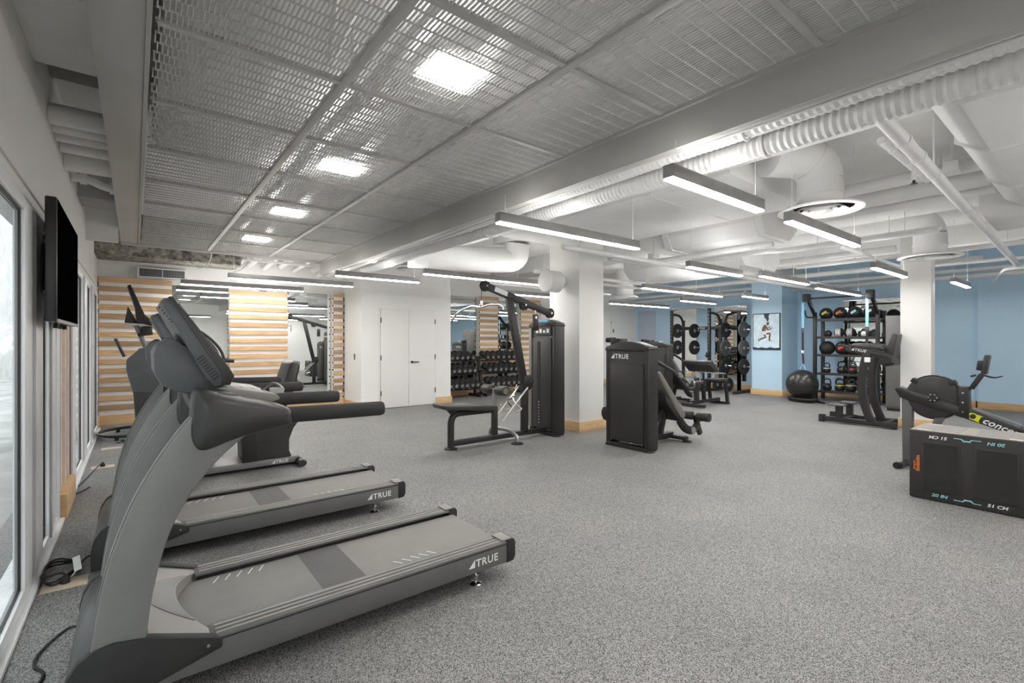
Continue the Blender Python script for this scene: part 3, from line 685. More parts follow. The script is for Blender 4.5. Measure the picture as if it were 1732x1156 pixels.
# ================================================================== TREADMILLS
def treadmill(loc, label):
    t = thing('treadmill', label, 'treadmill', loc, group='treadmills by the windows'); Wd = .78
    for y0, y1 in ((0, .032), (Wd - .032, Wd)):
        MB().box(.12, y0, .09, 1.935, y1, .198).build('side_rail', 'rail_grey', t, bevel=.004)
    for y0, s_ in ((0, 1), (Wd - .118, -1)):
        f = MB().box(.44, y0, .198, 1.935, y0 + .118, .212).build('foot_rail', 'rail_grey', t, bevel=.003)
        for q in (.02, .052, .084): MB().box(.46, y0 + q, .2115, 1.93, y0 + q + .014, .2155).build('tread_rib', 'taupe_plastic', f)
        MB().box(.46, y0 - .002 if s_ > 0 else y0 + .114, .196, 1.935, y0 + .004 if s_ > 0 else y0 + .12, .2005).build('trim_line', 'rubber', f)
        cap = MB().prism([(1.93, .085), (1.985, .09), (1.998, .12), (1.998, .20), (1.985, .222), (1.93, .22)], y0 - .004, y0 + .122, 'y').build('end_cap', 'rubber', t, bevel=.008)
        MB().box(1.905, y0 + .008, .2125, 1.975, y0 + .115, .2245).build('cap_plate', 'taupe_plastic', cap, bevel=.003)
    MB().box(.2, .12, .158, 1.95, Wd - .12, .182).cyl((1.95, .12, .152), (1.95, Wd - .12, .152), .03, n=16).build('belt', 'belt', t, bevel=.002)
    MB().box(.93, .1205, .181, 1.145, Wd - .1205, .1835).build('belt_band', 'belt_dark', t)
    for k in range(5):
        x = .51 + k * .052; MB().bar((x, .575, .1835), (x + .032, .635, .1835), .005, .001).build('belt_mark', 'white_print', t)
        x = 1.32 + k * .052; MB().bar((x, .235, .1835), (x + .034, .185, .1835), .005, .001).build('belt_mark', 'white_print', t)
    MB().box(.25, .05, .10, 1.9, Wd - .05, .155).build('deck', 'rubber', t)
    # motor hood: dark rounded nose, black side covers, lighter cover with a curved rear edge
    nose = [(0, .05), (0, .16), (.012, .215), (.04, .265), (.085, .298), (.14, .306), (.24, .29), (.24, .05)]
    MB().prism(nose, .03, Wd - .03, 'y').build('motor_hood', 'charcoal', t, bevel=.006)
    side = [(-.004, .045), (-.004, .16), (.01, .222), (.04, .272), (.085, .303), (.14, .311), (.24, .293), (.478, .206), (.478, .168), (.16, .085), (.1, .045)]
    for y0 in (-.012, Wd - .034):
        c = MB().prism(side, y0, y0 + .046, 'y').build('side_cover', 'rubber', t, bevel=.005)
        MB().cyl((.43, y0 - .003, .192), (.43, y0 + .002, .192), .006, n=8).build('screw', 'steel', c)
    mb = MB(); N = 18; top = []; 
    for k in range(N + 1):
        y = .034 + (Wd - .068) * k / N; u = abs(y - Wd / 2) / (Wd / 2 - .03)
        xe = .345 + .125 * min(1, u * 1.05) ** 2.2
        row = []
        for q in range(7):
            x = .2 + (xe - .2) * q / 6; z = .297 - (x - .2) * .37
            row.append((x, y, z + (.012 * (1 - u * u) if u < 1 else 0)))
        row.append((xe, y, .17)); row.append((.2, y, .17)); top.append(row)
    mb.rings(top).build('motor_cover', 'taupe_plastic', t, ang=28)
    mb = MB(); top = []
    for k in range(17):
        y = .15 + .48 * k / 16; u = abs(y - Wd / 2) / (Wd / 2 - .03); xe = .345 + .125 * min(1, u * 1.05) ** 2.2 - .004
        xi = xe - .004 - .115 * (1 - ((y - Wd / 2) / .24) ** 2); zf = lambda x: .297 - (x - .2) * .37 + .012 * (1 - u * u)
        top.append([(xi, y, zf(xi) + .0025), ((xi + xe) / 2, y, zf((xi + xe) / 2) + .004), (xe, y, zf(xe) + .0025), (xe, y, zf(xe) - .01), (xi, y, zf(xi) - .01)])
    mb.rings(top).build('cover_inset', 'rail_grey', t, ang=50)
    # uprights
    outer = [(.075, .29), (.095, .44), (.13, .61), (.19, .79), (.265, .94), (.35, 1.07), (.40, 1.13)]
    inner = [(.232, .27), (.255, .46), (.30, .65), (.365, .79), (.45, .905), (.54, .99), (.60, 1.03)]
    so = [(p.x, p.z) for p in smooth_path([(a, 0, b_) for a, b_ in outer], 4)]; si = [(p.x, p.z) for p in smooth_path([(a, 0, b_) for a, b_ in inner], 4)]
    for y0 in (0, Wd - .072):
        u = MB().prism(so + si[::-1], y0, y0 + .072, 'y').build('upright', 'silver_grey', t, bevel=.012, seg=3)
        MB().prism([(a - .004, b_) for a, b_ in so] + [(a + .010, b_) for a, b_ in so[::-1]], y0 + .012, y0 + .06, 'y').build('edge_strip', 'silver_grey', u)
    # grip housings and handrails
    hp = [(.372, 1.12), (.366, 1.03), (.384, .972), (.42, .958), (.50, .985), (.60, 1.012), (.735, 1.034), (.745, 1.07), (.735, 1.106), (.66, 1.14), (.56, 1.166), (.47, 1.196), (.40, 1.214), (.378, 1.19)]
    hq = [(p.x, p.z) for p in smooth_path([(a, 0, b_) for a, b_ in hp + hp[:1]], 3)][:-1]
    for y0, y1 in ((-.03, .135), (Wd - .135, Wd + .03)):
        sec = []
        for i in range(13):
            u = -1 + i / 6; g = max(.0, 1 - abs(u) ** 2.6) ** (1 / 2.6); g = .42 + .58 * g
            cx_, cz_ = .58, 1.083
            sec.append([(cx_ + (a - cx_) * (.6 + .4 * g), (y0 + y1) / 2 + (y1 - y0) / 2 * u, cz_ + (b_ - cz_) * g) for a, b_ in hq])
        hs = MB().rings(sec).build('grip_housing', 'charcoal', t, ang=60)
        yc = (y0 + y1) / 2
        MB().lathe([(.0, .004), (.036, .004), (.042, 0), (.042, -.02)], (0, 0, 0), 20).build('cup_holder', 'gasket', hs)
        hs_c = kids(hs)[0]; hs_c.location = (.485, yc - .012, 1.190); hs_c.rotation_euler = (R(9), R(16), 0); hs_c.scale = (1.45, 1.0, 1)
        MB().tube([(.70, yc, 1.07), (.74, yc, 1.072), (1.17, yc, 1.064), (1.183, yc, 1.064), (1.187, yc, 1.064)], [.034, .036, .035, .031, .020], 18).build('handrail', 'foam_grip', t)
    # dash between the housings
    MB().prism([(.40, 1.10), (.42, 1.19), (.50, 1.205), (.70, 1.165), (.72, 1.14), (.62, 1.11)], .10, Wd - .10, 'y').build('dash', 'taupe_plastic', t, bevel=.008)
    for k in range(3): MB().box(.52 + k * .05, .30, 1.185 - k * .01, .55 + k * .05, .48, 1.198 - k * .01).build('dash_button', 'console_grey', t, bevel=.003)
    MB().tube(smooth_path([(.68, .3, 1.17), (.72, .26, 1.2), (.76, .24, 1.17), (.74, .3, 1.15)], 5), .008, 6).box(.7, .22, 1.155, .76, .25, 1.18).build('safety_clip', 'steel', t)
    # console: tilted screen slab in front of a rear housing
    slab = [(.279, 1.562), (.292, 1.576), (.318, 1.578), (.515, 1.285), (.535, 1.25), (.52, 1.215), (.47, 1.205), (.436, 1.245)]
    cs = MB().prism(slab, .13, .65, 'y').build('console', 'console_grey', t, bevel=.007)
    MB().prism([(.306, 1.582), (.322, 1.583), (.52, 1.29), (.541, 1.25), (.524, 1.212), (.490, 1.212), (.494, 1.24), (.488, 1.27)], .126, .654, 'y').build('bezel', 'charcoal', cs, bevel=.004)
    MB().prism([(.339, 1.556), (.512, 1.296), (.517, 1.299), (.344, 1.559)], .16, .62, 'y').build('screen', 'screen', cs)
    for k in range(9):
        a = .04 + k * .02; p = Vector((.405, 0, 1.335)); d_ = Vector((.155, 0, -.222)).normalized()
        q = p + d_ * (k * .013)
        MB().bar((q.x - .004, .1285, q.z - .012), (q.x + .020, .1285, q.z + .006), .004, .003, up=(0, 1, 0)).build('vent', 'gasket', cs)
        q = Vector((.2845, 0, 1.54)) + d_ * (k * .014)
        MB().bar((q.x - .006, .145, q.z - .002), (q.x - .006, .175, q.z - .002), .004, .005).build('vent', 'gasket', cs)
    rear = [(.318, 1.42), (.27, 1.385), (.258, 1.35), (.262, 1.27), (.285, 1.22), (.35, 1.185), (.44, 1.17), (.50, 1.19), (.475, 1.225), (.38, 1.37)]
    MB().prism(rear, .17, .61, 'y').build('console_back', 'console_grey', t, bevel=.009, seg=2)
    MB().prism([(.36, 1.21), (.40, 1.08), (.55, 1.10), (.50, 1.22)], .20, .58, 'y').build('console_neck', 'charcoal', t, bevel=.012)
    brand_logo(t, (1.665, -.0015, .125), (1, 0, 0), (0, 0, 1), .043)
    for x, y in ((1.745, .05), (1.745, Wd - .05), (.2, .06), (.2, Wd - .06)):
        f = MB().lathe([(0.0, 0), (.034, 0), (.036, .006), (.026, .014), (.008, .016)], (x, y, 0), 16).build('leveling_foot', 'chrome', t)
        MB().cyl((x, y, .012), (x, y, .10), .009, n=10).lathe([(.018, .045), (.018, .06)], (x, y, 0), 6).build('stem', 'chrome', f)
    return t
treadmill((-.2, 2.25, 0), 'nearest treadmill, its grey deck reaching out across the foreground')
treadmill((-.2, 3.735, 0), 'second treadmill, standing right behind the nearest one')

# ================================================================== RECUMBENT BIKE
t = thing('recumbent_bike', 'recumbent exercise bike with dark shroud behind the second treadmill', 'exercise bike', (.2, 5.98, 0))
MB().box(.1, -.2, .035, 1.27, .2, .105).build('base_rail', 'silver_grey', t, bevel=.012)
for y in (-.3, .3): MB().tube([(1.26, y * .6, .05), (1.3, y, .03)], [.04, .03], 12).build('rear_foot', 'rubber', t)
MB().tube([(1.27, -.33, .04), (1.27, .33, .04)], .038, 12).build('rear_bar', 'charcoal', t)
MB().tube([(.12, -.28, .04), (.12, .28, .04)], .038, 12).build('front_bar', 'charcoal', t)
MB().prism([(.715, .105), (.70, .56), (.72, .60), (1.30, .60), (1.29, .53), (1.21, .42), (1.165, .30), (1.165, .18), (1.19, .105)], -.205, .205, 'y').build('seat_shroud', 'dark_shroud', t, bevel=.012)
MB().prism([(.70, .105), (.68, .56), (.82, .585), (.85, .105)], -.215, -.2, 'y').build('shroud_panel', 'black_powder', t, bevel=.005)
MB().box(.815, -.222, .50, .838, -.213, .545).build('adjust_tag', 'red_tag', t)
MB().prism([(.74, .60), (.72, .655), (.80, .69), (1.12, .68), (1.16, .64), (1.14, .60)], -.23, .23, 'y').build('seat', 'vinyl', t, bevel=.02)
MB().prism([(1.09, .70), (1.055, .77), (1.17, 1.14), (1.205, 1.18), (1.265, 1.16), (1.28, 1.12), (1.19, .74), (1.15, .69)], -.22, .22, 'y').build('backrest', 'vinyl', t, bevel=.03, seg=3)
MB().bar((1.14, 0, .6), (1.20, 0, .95), .1, .05, up=(1, 0, 0)).build('back_post', 'black_powder', t)
MB().prism([(.05, .1), (.0, .38), (.1, .62), (.3, .70), (.46, .6), (.5, .3), (.45, .1)], -.11, .11, 'y').build('drive_housing', 'dark_shroud', t, bevel=.02)
MB().tube([(.2, 0, .66), (.16, 0, 1.16)], .035, 12).build('mast', 'silver_grey', t)
MB().obox((.17, 0, 1.24), (.05, .34, .24), (0, R(-18), 0)).build('console', 'console_grey', t, bevel=.01)
MB().cyl((.26, -.15, .38), (.26, .15, .38), .02).bar((.26, -.15, .38), (.26, -.15, .21), .02, .03).bar((.26, .15, .38), (.26, .15, .55), .02, .03).build('crank', 'steel', t)
for s_ in (-1, 1): MB().box(.2, s_ * .2 - .05, .38 + s_ * .17 - .015, .33, s_ * .2 + .05, .38 + s_ * .17 + .015).build('pedal', 'rubber', t, bevel=.005)
for s_ in (-1, 1): MB().tube(fillet([(.9, s_ * .25, .62), (1.0, s_ * .3, .75), (.8, s_ * .3, .8)], .05), .016, 8).build('side_grip', 'foam_grip', t)
brand_logo(t, (.985, -.203, .05), (1, 0, 0), (0, 0, 1), .036)

# ================================================================== STAIR CLIMBER
t = thing('stair_climber', 'tall stair climber with tablet screen and curved rails near the slatted wall', 'stair climber', (0, 8.8, 0))
Wd = .7
MB().prism([(-.10, 1.13), (-.10, .98), (-.02, .64), (.40, .60), (.62, .80), (.50, 1.1), (.30, 1.30), (.06, 1.30)], .02, Wd - .02, 'y').build('upper_shroud', 'console_grey', t, bevel=.02)
MB().prism([(-.02, .66), (.02, .04), (.95, .04), (1.0, .3), (.45, .62)], .0, Wd, 'y').build('lower_shroud', 'dark_shroud', t, bevel=.015)
for k in range(4):
    MB().box(.48 + k * .2, .06, .58 - k * .16, .78 + k * .2, Wd - .06, .62 - k * .16).build('step', 'rubber', t, bevel=.005)
MB().prism([(.5, .04), (.5, .55), (1.3, .04)], .07, Wd - .07, 'y').build('stair_core', 'black_powder', t)
MB().tube([(.14, .2, 1.28), (-.0, .2, 1.68)], .032, 12).build('mast', 'silver_grey', t)
MB().tube([(.14, .5, 1.28), (-.0, .5, 1.68)], .032, 12).build('mast', 'silver_grey', t)
MB().prism([(-.088, 2.205), (-.05, 2.232), (.115, 1.80), (.225, 1.69), (.20, 1.63), (.02, 1.68), (.0, 1.90)], .08, .62, 'y').build('tablet', 'black_powder', t, bevel=.008)
MB().prism([(-.036, 2.19), (.105, 1.82), (.109, 1.822), (-.032, 2.193)], .10, .60, 'y').build('screen', 'screen', t)
MB().prism([(-.12, 1.68), (-.08, 1.92), (.04, 1.66)], .18, .52, 'y').build('tablet_mount', 'dark_shroud', t, bevel=.008)
MB().bar((-.12, .35, 1.655), (.36, .35, 1.63), .5, .03).build('crossbar', 'steel', t)
MB().obox((.14, .2, 1.56), (.13, .12, .14), (0, R(-10), 0)).build('speed_box', 'black_powder', t, bevel=.01)
MB().cyl((.06, .12, 1.5), (.06, .20, 1.5), .03).build('knob', 'rubber', t)
for y in (.06, Wd - .06):
    MB().tube(smooth_path([(.18, y, 1.66), (.36, y, 1.68), (.56, y, 1.66), (.82, y, 1.54), (1.03, y, 1.33), (1.12, y, 1.12), (1.11, y, .9), (1.02, y, .5), (.98, y, .12)], 5), .021, 10).build('handrail', 'foam_grip', t)
    MB().tube([(1.05, y, 1.10), (1.26, y, 1.085)], .028, 10).build('rail_grip', 'rubber', t)
MB().tube([(-.12, .1, 1.18), (-.22, .1, 1.44)], .02, 8).build('phone_tray', 'black_powder', t)
ring = [(.0 + .36 * math.cos(a) * 1.0 - .06, .35 + .44 * math.sin(a), .06) for a in [k * 2 * PI / 28 for k in range(28)]]
MB().tube([(x if x > -.42 else -.42, y, z) for x, y, z in ring], .022, 8, closed=True).build('base_ring', 'black_powder', t)
for x, y in ((-.2, -.05), (.1, -.07), (-.2, .75), (.1, .77)): MB().cyl((x, y, 0), (x, y, .05), .025, n=10).build('foot', 'rubber', t)

# ================================================================== TELEVISION
t = thing('television', 'black flat television mounted on the window wall', 'television', (-.374, 4.42, 1.875))
MB().box(-.03, -.63, -.36, .022, .63, .36).build('body', 'black_powder', t, bevel=.008)
MB().box(.0225, -.615, -.34, .0245, .615, .35).build('screen', 'screen', t)
MB().box(.02, -.63, -.362, .027, .63, -.345).build('lower_bezel', 'vinyl_grey', t)
MB().box(-.13, -.2, -.15, -.028, .2, .15).build('wall_mount', 'black_powder', t)
for y in (-.25, .0, .25): MB().cyl((-.02, y, -.36), (-.02, y, -.39), .012, n=8).build('port_plug', 'rubber', t)

# ================================================================== WEIGHT STACK TOWERS
def tower(t, x, y0, y1, h, depth=.3, slot=False, logo=True):
    """shrouded weight stack; its face looks to -x"""
    W = y1 - y0; yc = (y0 + y1) / 2; cw = .075
    for ya, yb in ((y0, y0 + cw), (y1 - cw, y1)):
        c = MB().box(x, ya, .02, x + depth, yb, h - .06).build('tower_column', 'black_powder', t, bevel=.018, seg=3)
        MB().lathe([(0, 0), (.07, 0), (.07, .012), (.05, .02)], ((x + .05), (ya + yb) / 2, 0), 16).build('foot_pad', 'rubber', c)
    face = []
    for k in range(13):
        y = y0 + cw * .6 + (W - cw * 1.2) * k / 12; u = (y - yc) / (W / 2); face.append((y, h - .085 + .06 * (1 - u * u)))
    pan = [(y0 + cw * .6, .08)] + [(y1 - cw * .6, .08)] + face[::-1]
    MB().prism(pan, x + .012, x + depth - .03, 'x').build('shroud', 'dark_shroud', t, bevel=.006)
    zt = h - .29
    MB().prism([(y0 + cw + .01, .10), (y1 - cw - .01, .10), (y1 - cw - .01, zt), (y0 + cw + .01, zt)], x - .008, x + .02, 'x').build('front_panel', 'dark_shroud', t, bevel=.004)
    capp = []
    for k in range(15):
        y = y0 - .005 + (W + .01) * k / 14; u = (y - yc) / (W / 2); capp.append((y, h - .085 + .085 * (1 - u * u)))
    MB().prism(capp + [(y1 - .02, h - .115), (y0 + .02, h - .115)] if False else [(y0, h - .12)] + capp + [(y1, h - .12)], x - .006, x + depth, 'x').build('top_cap', 'charcoal', t, bevel=.005)
    MB().box(x - .02, y0 + .02, 0, x + depth, y1 - .02, .05).build('base_plate', 'black_powder', t, bevel=.01)
    if slot:
        MB().prism([(yc + .06 + .035 * math.cos(R(a)), zt - .08 + .035 * math.sin(R(a))) for a in range(0, 181, 20)] + [(yc + .025, .14), (yc + .095, .14)], x - .012, x - .004, 'x').build('weight_slot', 'gasket', t)
        for k in range(8): MB().box(x - .015, yc + .05, .16 + k * .045, x - .011, yc + .06, .18 + k * .045).build('weight_mark', 'white_print', t)
    if logo: brand_logo(t, (x - .0085, yc + .19 * W / .7 + .06, h - .225), (0, -1, 0), (0, 0, 1), .062 * W / .7)
    for k in range(4): MB().cyl((x - .012, y0 + .1 + k * (W - .2) / 3, .085), (x - .004, y0 + .1 + k * (W - .2) / 3, .085), .008, n=8).build('screw', 'steel', t)

def leg_machine(loc, label):
    t = thing('weight_machine', label, 'weight machine', loc, group='leg machines with weight towers')
    tower(t, 0, 0, .70, 1.40, .2)
    MB().prism([(.70, .30), (.80, .32), (.83, .38), (.83, .44), (.80, .49), (.70, .51)], .06, .10, 'x').build('side_plate', 'black_powder', t, bevel=.006)
    MB().cyl((.1, .62, 1.42), (.1, .76, 1.42), .035).build('top_roller', 'rubber', t)
    MB().box(.05, .50, 1.34, .22, .66, 1.44).build('roller_mount', 'black_powder', t, bevel=.01)
    # floor frame
    MB().box(.3, .30, .03, 1.0, .38, .11).build('floor_rail', 'black_powder', t, bevel=.01)
    MB().bar((.98, .08, .05), (.98, .62, .05), .09, .05).build('cross_foot', 'black_powder', t, bevel=.01)
    for y in (.08, .62): MB().lathe([(0, 0), (.065, 0), (.06, .02)], (.98, y, 0), 14).build('foot_pad', 'rubber', t)
    MB().bar((.35, .34, .15), (.85, .34, .48), .09, .09).bar((.85, .34, .48), (.72, .34, .10), .07, .07).build('seat_post', 'black_powder', t, bevel=.008)
    # long slanting pad with an end bolster
    MB().prism([(.42, .98), (.50, 1.0), (1.08, .40), (1.10, .33), (1.03, .30), (.96, .33)], .16, .52, 'y').build('back_pad', 'vinyl_grey', t, bevel=.03, seg=3)
    MB().prism([(.60, .70), (.62, .58), (.93, .28), (1.02, .30), (1.0, .34)], .17, .51, 'y').build('pad_shell', 'dark_shroud', t, bevel=.02)
    MB().prism([(.98, .30), (1.02, .42), (1.20, .50), (1.28, .44), (1.22, .34), (1.10, .28)], .36, .56, 'y').build('thigh_pad', 'vinyl', t, bevel=.04, seg=3)
    # curved lever with rollers
    MB().tube(smooth_path([(.90, .14, .30), (.98, .12, .20), (1.08, .10, .15), (1.20, .10, .16), (1.28, .10, .22)], 5), .045, 10, flat=1.3).build('lever', 'black_powder', t)
    MB().cyl((1.09, .04, .15), (1.09, .16, .15), .05, n=18).build('pivot', 'steel', t)
    for y0, y1 in ((-.12, .06), (.14, .34)): MB().cyl((1.22, y0, .34), (1.22, y1, .34), .062, n=18).build('roller', 'vinyl', t, bevel=.008)
    MB().bar((1.21, .10, .36), (1.35, .10, .07), .05, .07).build('roller_arm', 'black_powder', t, bevel=.005)
    MB().obox((1.29, .06, .28), (.05, .04, .05), (0, .4, 0)).build('adjust_knob', 'lime_tag', t, bevel=.008)
    # hand arm: tube with two looped grips
    MB().tube(fillet([(.25, .06, 1.14), (.62, .05, .99), (.80, .04, .88), (.98, .04, .82), (1.30, .04, .82)], .1), .026, 10).build('arm', 'black_powder', t)
    MB().tube(smooth_path([(.70, .04, .95), (.72, .0, .86), (.86, -.02, .76), (1.02, .0, .77), (1.05, .04, .82)], 5), .022, 10).build('grip', 'foam_grip', t)
    for a in (((.68, .01, .96), (.72, .01, .93), .035), ((.98, .01, .83), (1.02, .01, .82), .032), ((.86, .0, .86), (.9, .0, .84), .03)): MB().cyl(*a).build('collar', 'chrome', t)
    return t
leg_machine((5.05, 3.645, 0), 'nearest dark weight machine with branded tower beside the big pillar')
leg_machine((9.1, 6.08, 0), 'farther dark weight machine half hidden behind the nearest one')

# ================================================================== LAT PULLDOWN / LOW ROW
t = thing('lat_pulldown', 'lat pulldown and low row machine with black seat in front of the pillar', 'weight machine', (3.2, 5.37, 0))
tower(t, 1.64, -.25, .34, 1.74, .2, slot=True, logo=False)
MB().prism([(-.10, 1.722), (.0, 1.738), (.12, 1.732), (.12, 1.70), (-.10, 1.69)], 1.628, 1.70, 'x').build('blue_label', 'strap_blue', t)
MB().box(1.628, .275, .09, 1.645, .335, 1.60).build('light_trim', 'vinyl_grey', t, bevel=.004)
pl = MB().box(1.625, -.17, 1.50, 1.634, .18, 1.62).build('instruction_plate', 'charcoal', t)
for k in range(4): MB().box(1.621, -.13 + k * .08, 1.53, 1.6255, -.08 + k * .08, 1.59 - (k % 2) * .02).build('pictogram', 'white_print', pl)
MB().bar((.0, 0, .075), (1.66, 0, .075), .075, .07).build('base_rail', 'black_powder', t, bevel=.008)
MB().tube(fillet([(.02, 0, .02), (.02, 0, .46), (.70, 0, .46)], .14, 8), .044, 12, flat=1.0).build('seat_frame', 'black_powder', t)
MB().prism([(.03, .44), (-.06, .535), (.20, .52), (.13, .45)], -.025, .025, 'y').build('seat_bracket', 'black_powder', t)
MB().prism([(-.17, .575), (-.16, .60), (.62, .535), (.63, .475), (.60, .47), (-.15, .54)], -.16, .16, 'y').build('seat', 'vinyl', t, bevel=.012)
MB().lathe([(0, 0), (.085, 0), (.085, .012), (.05, .025)], (.02, 0, 0), 20).build('foot_pad', 'rubber', t)
MB().bar((.72, 0, .09), (.72, 0, .50), .07, .07).build('knee_post', 'black_powder', t, bevel=.006)
MB().bar((.72, 0, .48), (.72, 0, .74), .05, .05).build('knee_slider', 'steel', t, bevel=.004)
for s_ in (-1, 1):
    r_ = MB().lathe([(.02, .06), (.062, .065), (.068, .08), (.068, .24), (.062, .255), (.03, .258)], (.72, 0, .73), 20, 'y').build('knee_roller', 'vinyl', t)
    if s_ < 0: r_.scale = (1, -1, 1)
    c = MB().cyl((.72, s_ * .256, .73), (.72, s_ * .264, .73), .042, n=18).build('roller_cap', 'chrome', r_)
    if s_ < 0: c.scale = (1, -1, 1)
MB().cyl((.72, -.07, .73), (.72, .07, .73), .022, n=12).build('roller_axle', 'chrome', t)
MB().cyl((.76, -.05, .52), (.80, -.05, .52), .014, n=10).build('pull_pin', 'lime_tag', t)
MB().tube(smooth_path([(.90, -.28, .03), (.90, -.27, .10), (.86, -.16, .17), (.78, 0, .19), (.80, .16, .17), (.84, .27, .10), (.84, .28, .03)], 5), .026, 10).build('stabilizer', 'steel', t)
for x, y in ((.90, -.28), (.84, .28)): MB().lathe([(0, 0), (.085, 0), (.085, .012), (.04, .028)], (x, y, 0), 18).build('foot_pad', 'rubber', t)
MB().bar((1.26, 0, .08), (1.26, 0, .78), .075, .10).build('column', 'black_powder', t, bevel=.006)
MB().bar((1.27, 0, .72), (.97, 0, 2.02), .075, .10).build('column', 'black_powder', t, bevel=.006)
MB().bar((.58, 0, 2.16), (1.78, 0, 1.82), .075, .09).build('boom', 'black_powder', t, bevel=.006)
MB().bar((.70, -.039, 2.128), (.92, -.039, 2.066), .07, .002, up=(0, 1, 0)).build('boom_label', 'white_print', t)
for (x, z) in ((.56, 2.16), (1.76, 1.83), (1.25, 1.93)):
    MB().lathe([(.03, -.028), (.075, -.024), (.062, 0), (.075, .024), (.03, .028)], (x, 0, z), 22, 'y').build('pulley', 'rubber', t)
    for s_ in (-1, 1): MB().cyl((x, s_ * .042, z), (x, s_ * .05, z), .014, n=8).build('bolt', 'chrome', t)
MB().tube([(.50, 0, 2.14), (.50, 0, 1.92)], .004, 6).build('cable', 'black_powder', t)
MB().cyl((.50, 0, 1.95), (.50, 0, 1.90), .018, n=10).sphere((.50, 0, 1.89), .026).build('carabiner', 'chrome', t)
MB().tube(smooth_path([(.42, -.62, 1.80), (.46, -.52, 1.86), (.50, -.25, 1.89), (.50, 0, 1.87), (.50, .25, 1.89), (.46, .52, 1.82), (.42, .64, 1.70)], 5), .015, 10).build('lat_bar', 'chrome', t)
MB().tube([(1.42, -.06, 1.86), (1.42, -.06, 1.80)], .006, 6).build('hanger', 'steel', t)
MB().box(1.37, -.075, 1.56, 1.47, -.045, 1.80).build('stack_guide', 'black_powder', t, bevel=.012)
MB().cyl((1.42, -.076, 1.75), (1.42, -.082, 1.75), .022, n=12).build('guide_bolt', 'chrome', t)
MB().prism([(1.20, .68), (1.34, .70), (1.40, .80), (1.36, .92), (1.22, .90)], -.05, .05, 'y').build('row_bracket', 'black_powder', t, bevel=.008)
for s_ in (-1, 1): MB().cyl((1.33, s_ * .052, .82), (1.33, s_ * .06, .82), .016, n=8).build('bolt', 'chrome', t)
for y in (-.10, .10): MB().tube([(1.24, y, .74), (.78, y, .30)], .014, 8).build('foot_brace', 'steel', t)
MB().tube([(1.12, 0, .78), (1.06, 0, .62)], .004, 6).sphere((1.06, 0, .62), .02).build('row_cable', 'chrome', t)
for s_ in (-1, 1): MB().tube(fillet([(1.05, 0, .60), (1.0, s_ * .09, .55), (1.12, s_ * .12, .44), (1.0, s_ * .13, .40)], .04, 4), .012, 8).build('row_handle', 'chrome', t)
# ================================================================== DUMBBELL RACKS AND DUMBBELLS
ORD = ['first', 'second', 'third', 'fourth', 'fifth', 'sixth', 'seventh', 'eighth', 'ninth', 'tenth']
db_meshes = {}
def dumbbell_proto(r):
    if r in db_meshes: return db_meshes[r]
    hd = MB().lathe([(.0, -.055), (r * .7, -.055), (r * .96, -.045), (r, -.03), (r, .03), (r * .96, .045), (r * .7, .055), (0, .055)], (0, 0, 0), 14, 'y').mesh('head', 'rubber')
    hn = MB().lathe([(.0, -.10), (.016, -.10), (.019, 0), (.016, .10), (0, .10)], (0, 0, 0), 8, 'y').mesh('handle', 'chrome')
    db_meshes[r] = (hd, hn); return db_meshes[r]
def dumbbell(loc, tilt, r, label):
    t = thing('dumbbell', label, 'dumbbell', loc, group='dumbbells on the racks'); t.rotation_euler = (tilt, 0, random.uniform(-.04, .04))
    hd, hn = dumbbell_proto(r); cp = MBcap(r)
    for s_ in (-1, 1):
        h = link('head', hd, t, loc=(0, s_ * .115, 0))
        if s_ < 0: link('end_cap', cp, h, loc=(0, -.056, 0))
    link('handle', hn, t)
_cap = {}
def MBcap(r):
    if r not in _cap: _cap[r] = MB().lathe([(0, -.002), (r * .45, -.002), (r * .5, .002), (0, .003)], (0, 0, 0), 10, 'y').mesh('end_cap', 'steel')
    return _cap[r]
def dumbbell_rack(x0, x1, n, who, lab):
    t = thing('dumbbell_rack', lab, 'rack', (x0, 10.22, 0), group='dumbbell racks along the mirror'); L = x1 - x0
    tiers = [(.26, -.16, 'bottom'), (.62, -.04, 'middle'), (.95, .06, 'top')]
    for x in (.05, L - .05):
        MB().bar((x, -.30, .04), (x, .26, .04), .07, .06).build('foot', 'black_powder', t, bevel=.005)
        MB().bar((x, -.02, .05), (x, .18, 1.02), .06, .08).build('upright', 'black_powder', t, bevel=.005)
        MB().cyl((x, -.30, 0), (x, -.30, .012), .05, n=12).build('foot_pad', 'steel', t)
    ta = R(18)
    for z, y, nm in tiers:
        for dy in (-.09, .09):
            MB().obox((L / 2, y + dy, z + dy * math.tan(ta) - .012), (L, .06, .012), (ta, 0, 0)).build('tray', 'black_powder', t, bevel=.002)
        for k in range(n):
            r = (.062, .068, .076)[[a[2] for a in tiers].index(nm)] if nm != 'top' else .058
            r = {'bottom': .092, 'middle': .086, 'top': .078}[nm]
            x = .10 + (L - .2) * (k + .5) / n
            dumbbell((x0 + x, 10.22 + y, z + r + .012), ta, r, '%s black dumbbell from the closet on the %s tier of the %s rack' % (ORD[k], nm, who))
dumbbell_rack(5.78, 6.90, 6, 'left', 'black three-tier dumbbell rack right beside the closet')
dumbbell_rack(7.0, 8.4, 7, 'right', 'black three-tier dumbbell rack in front of the far slat panel')

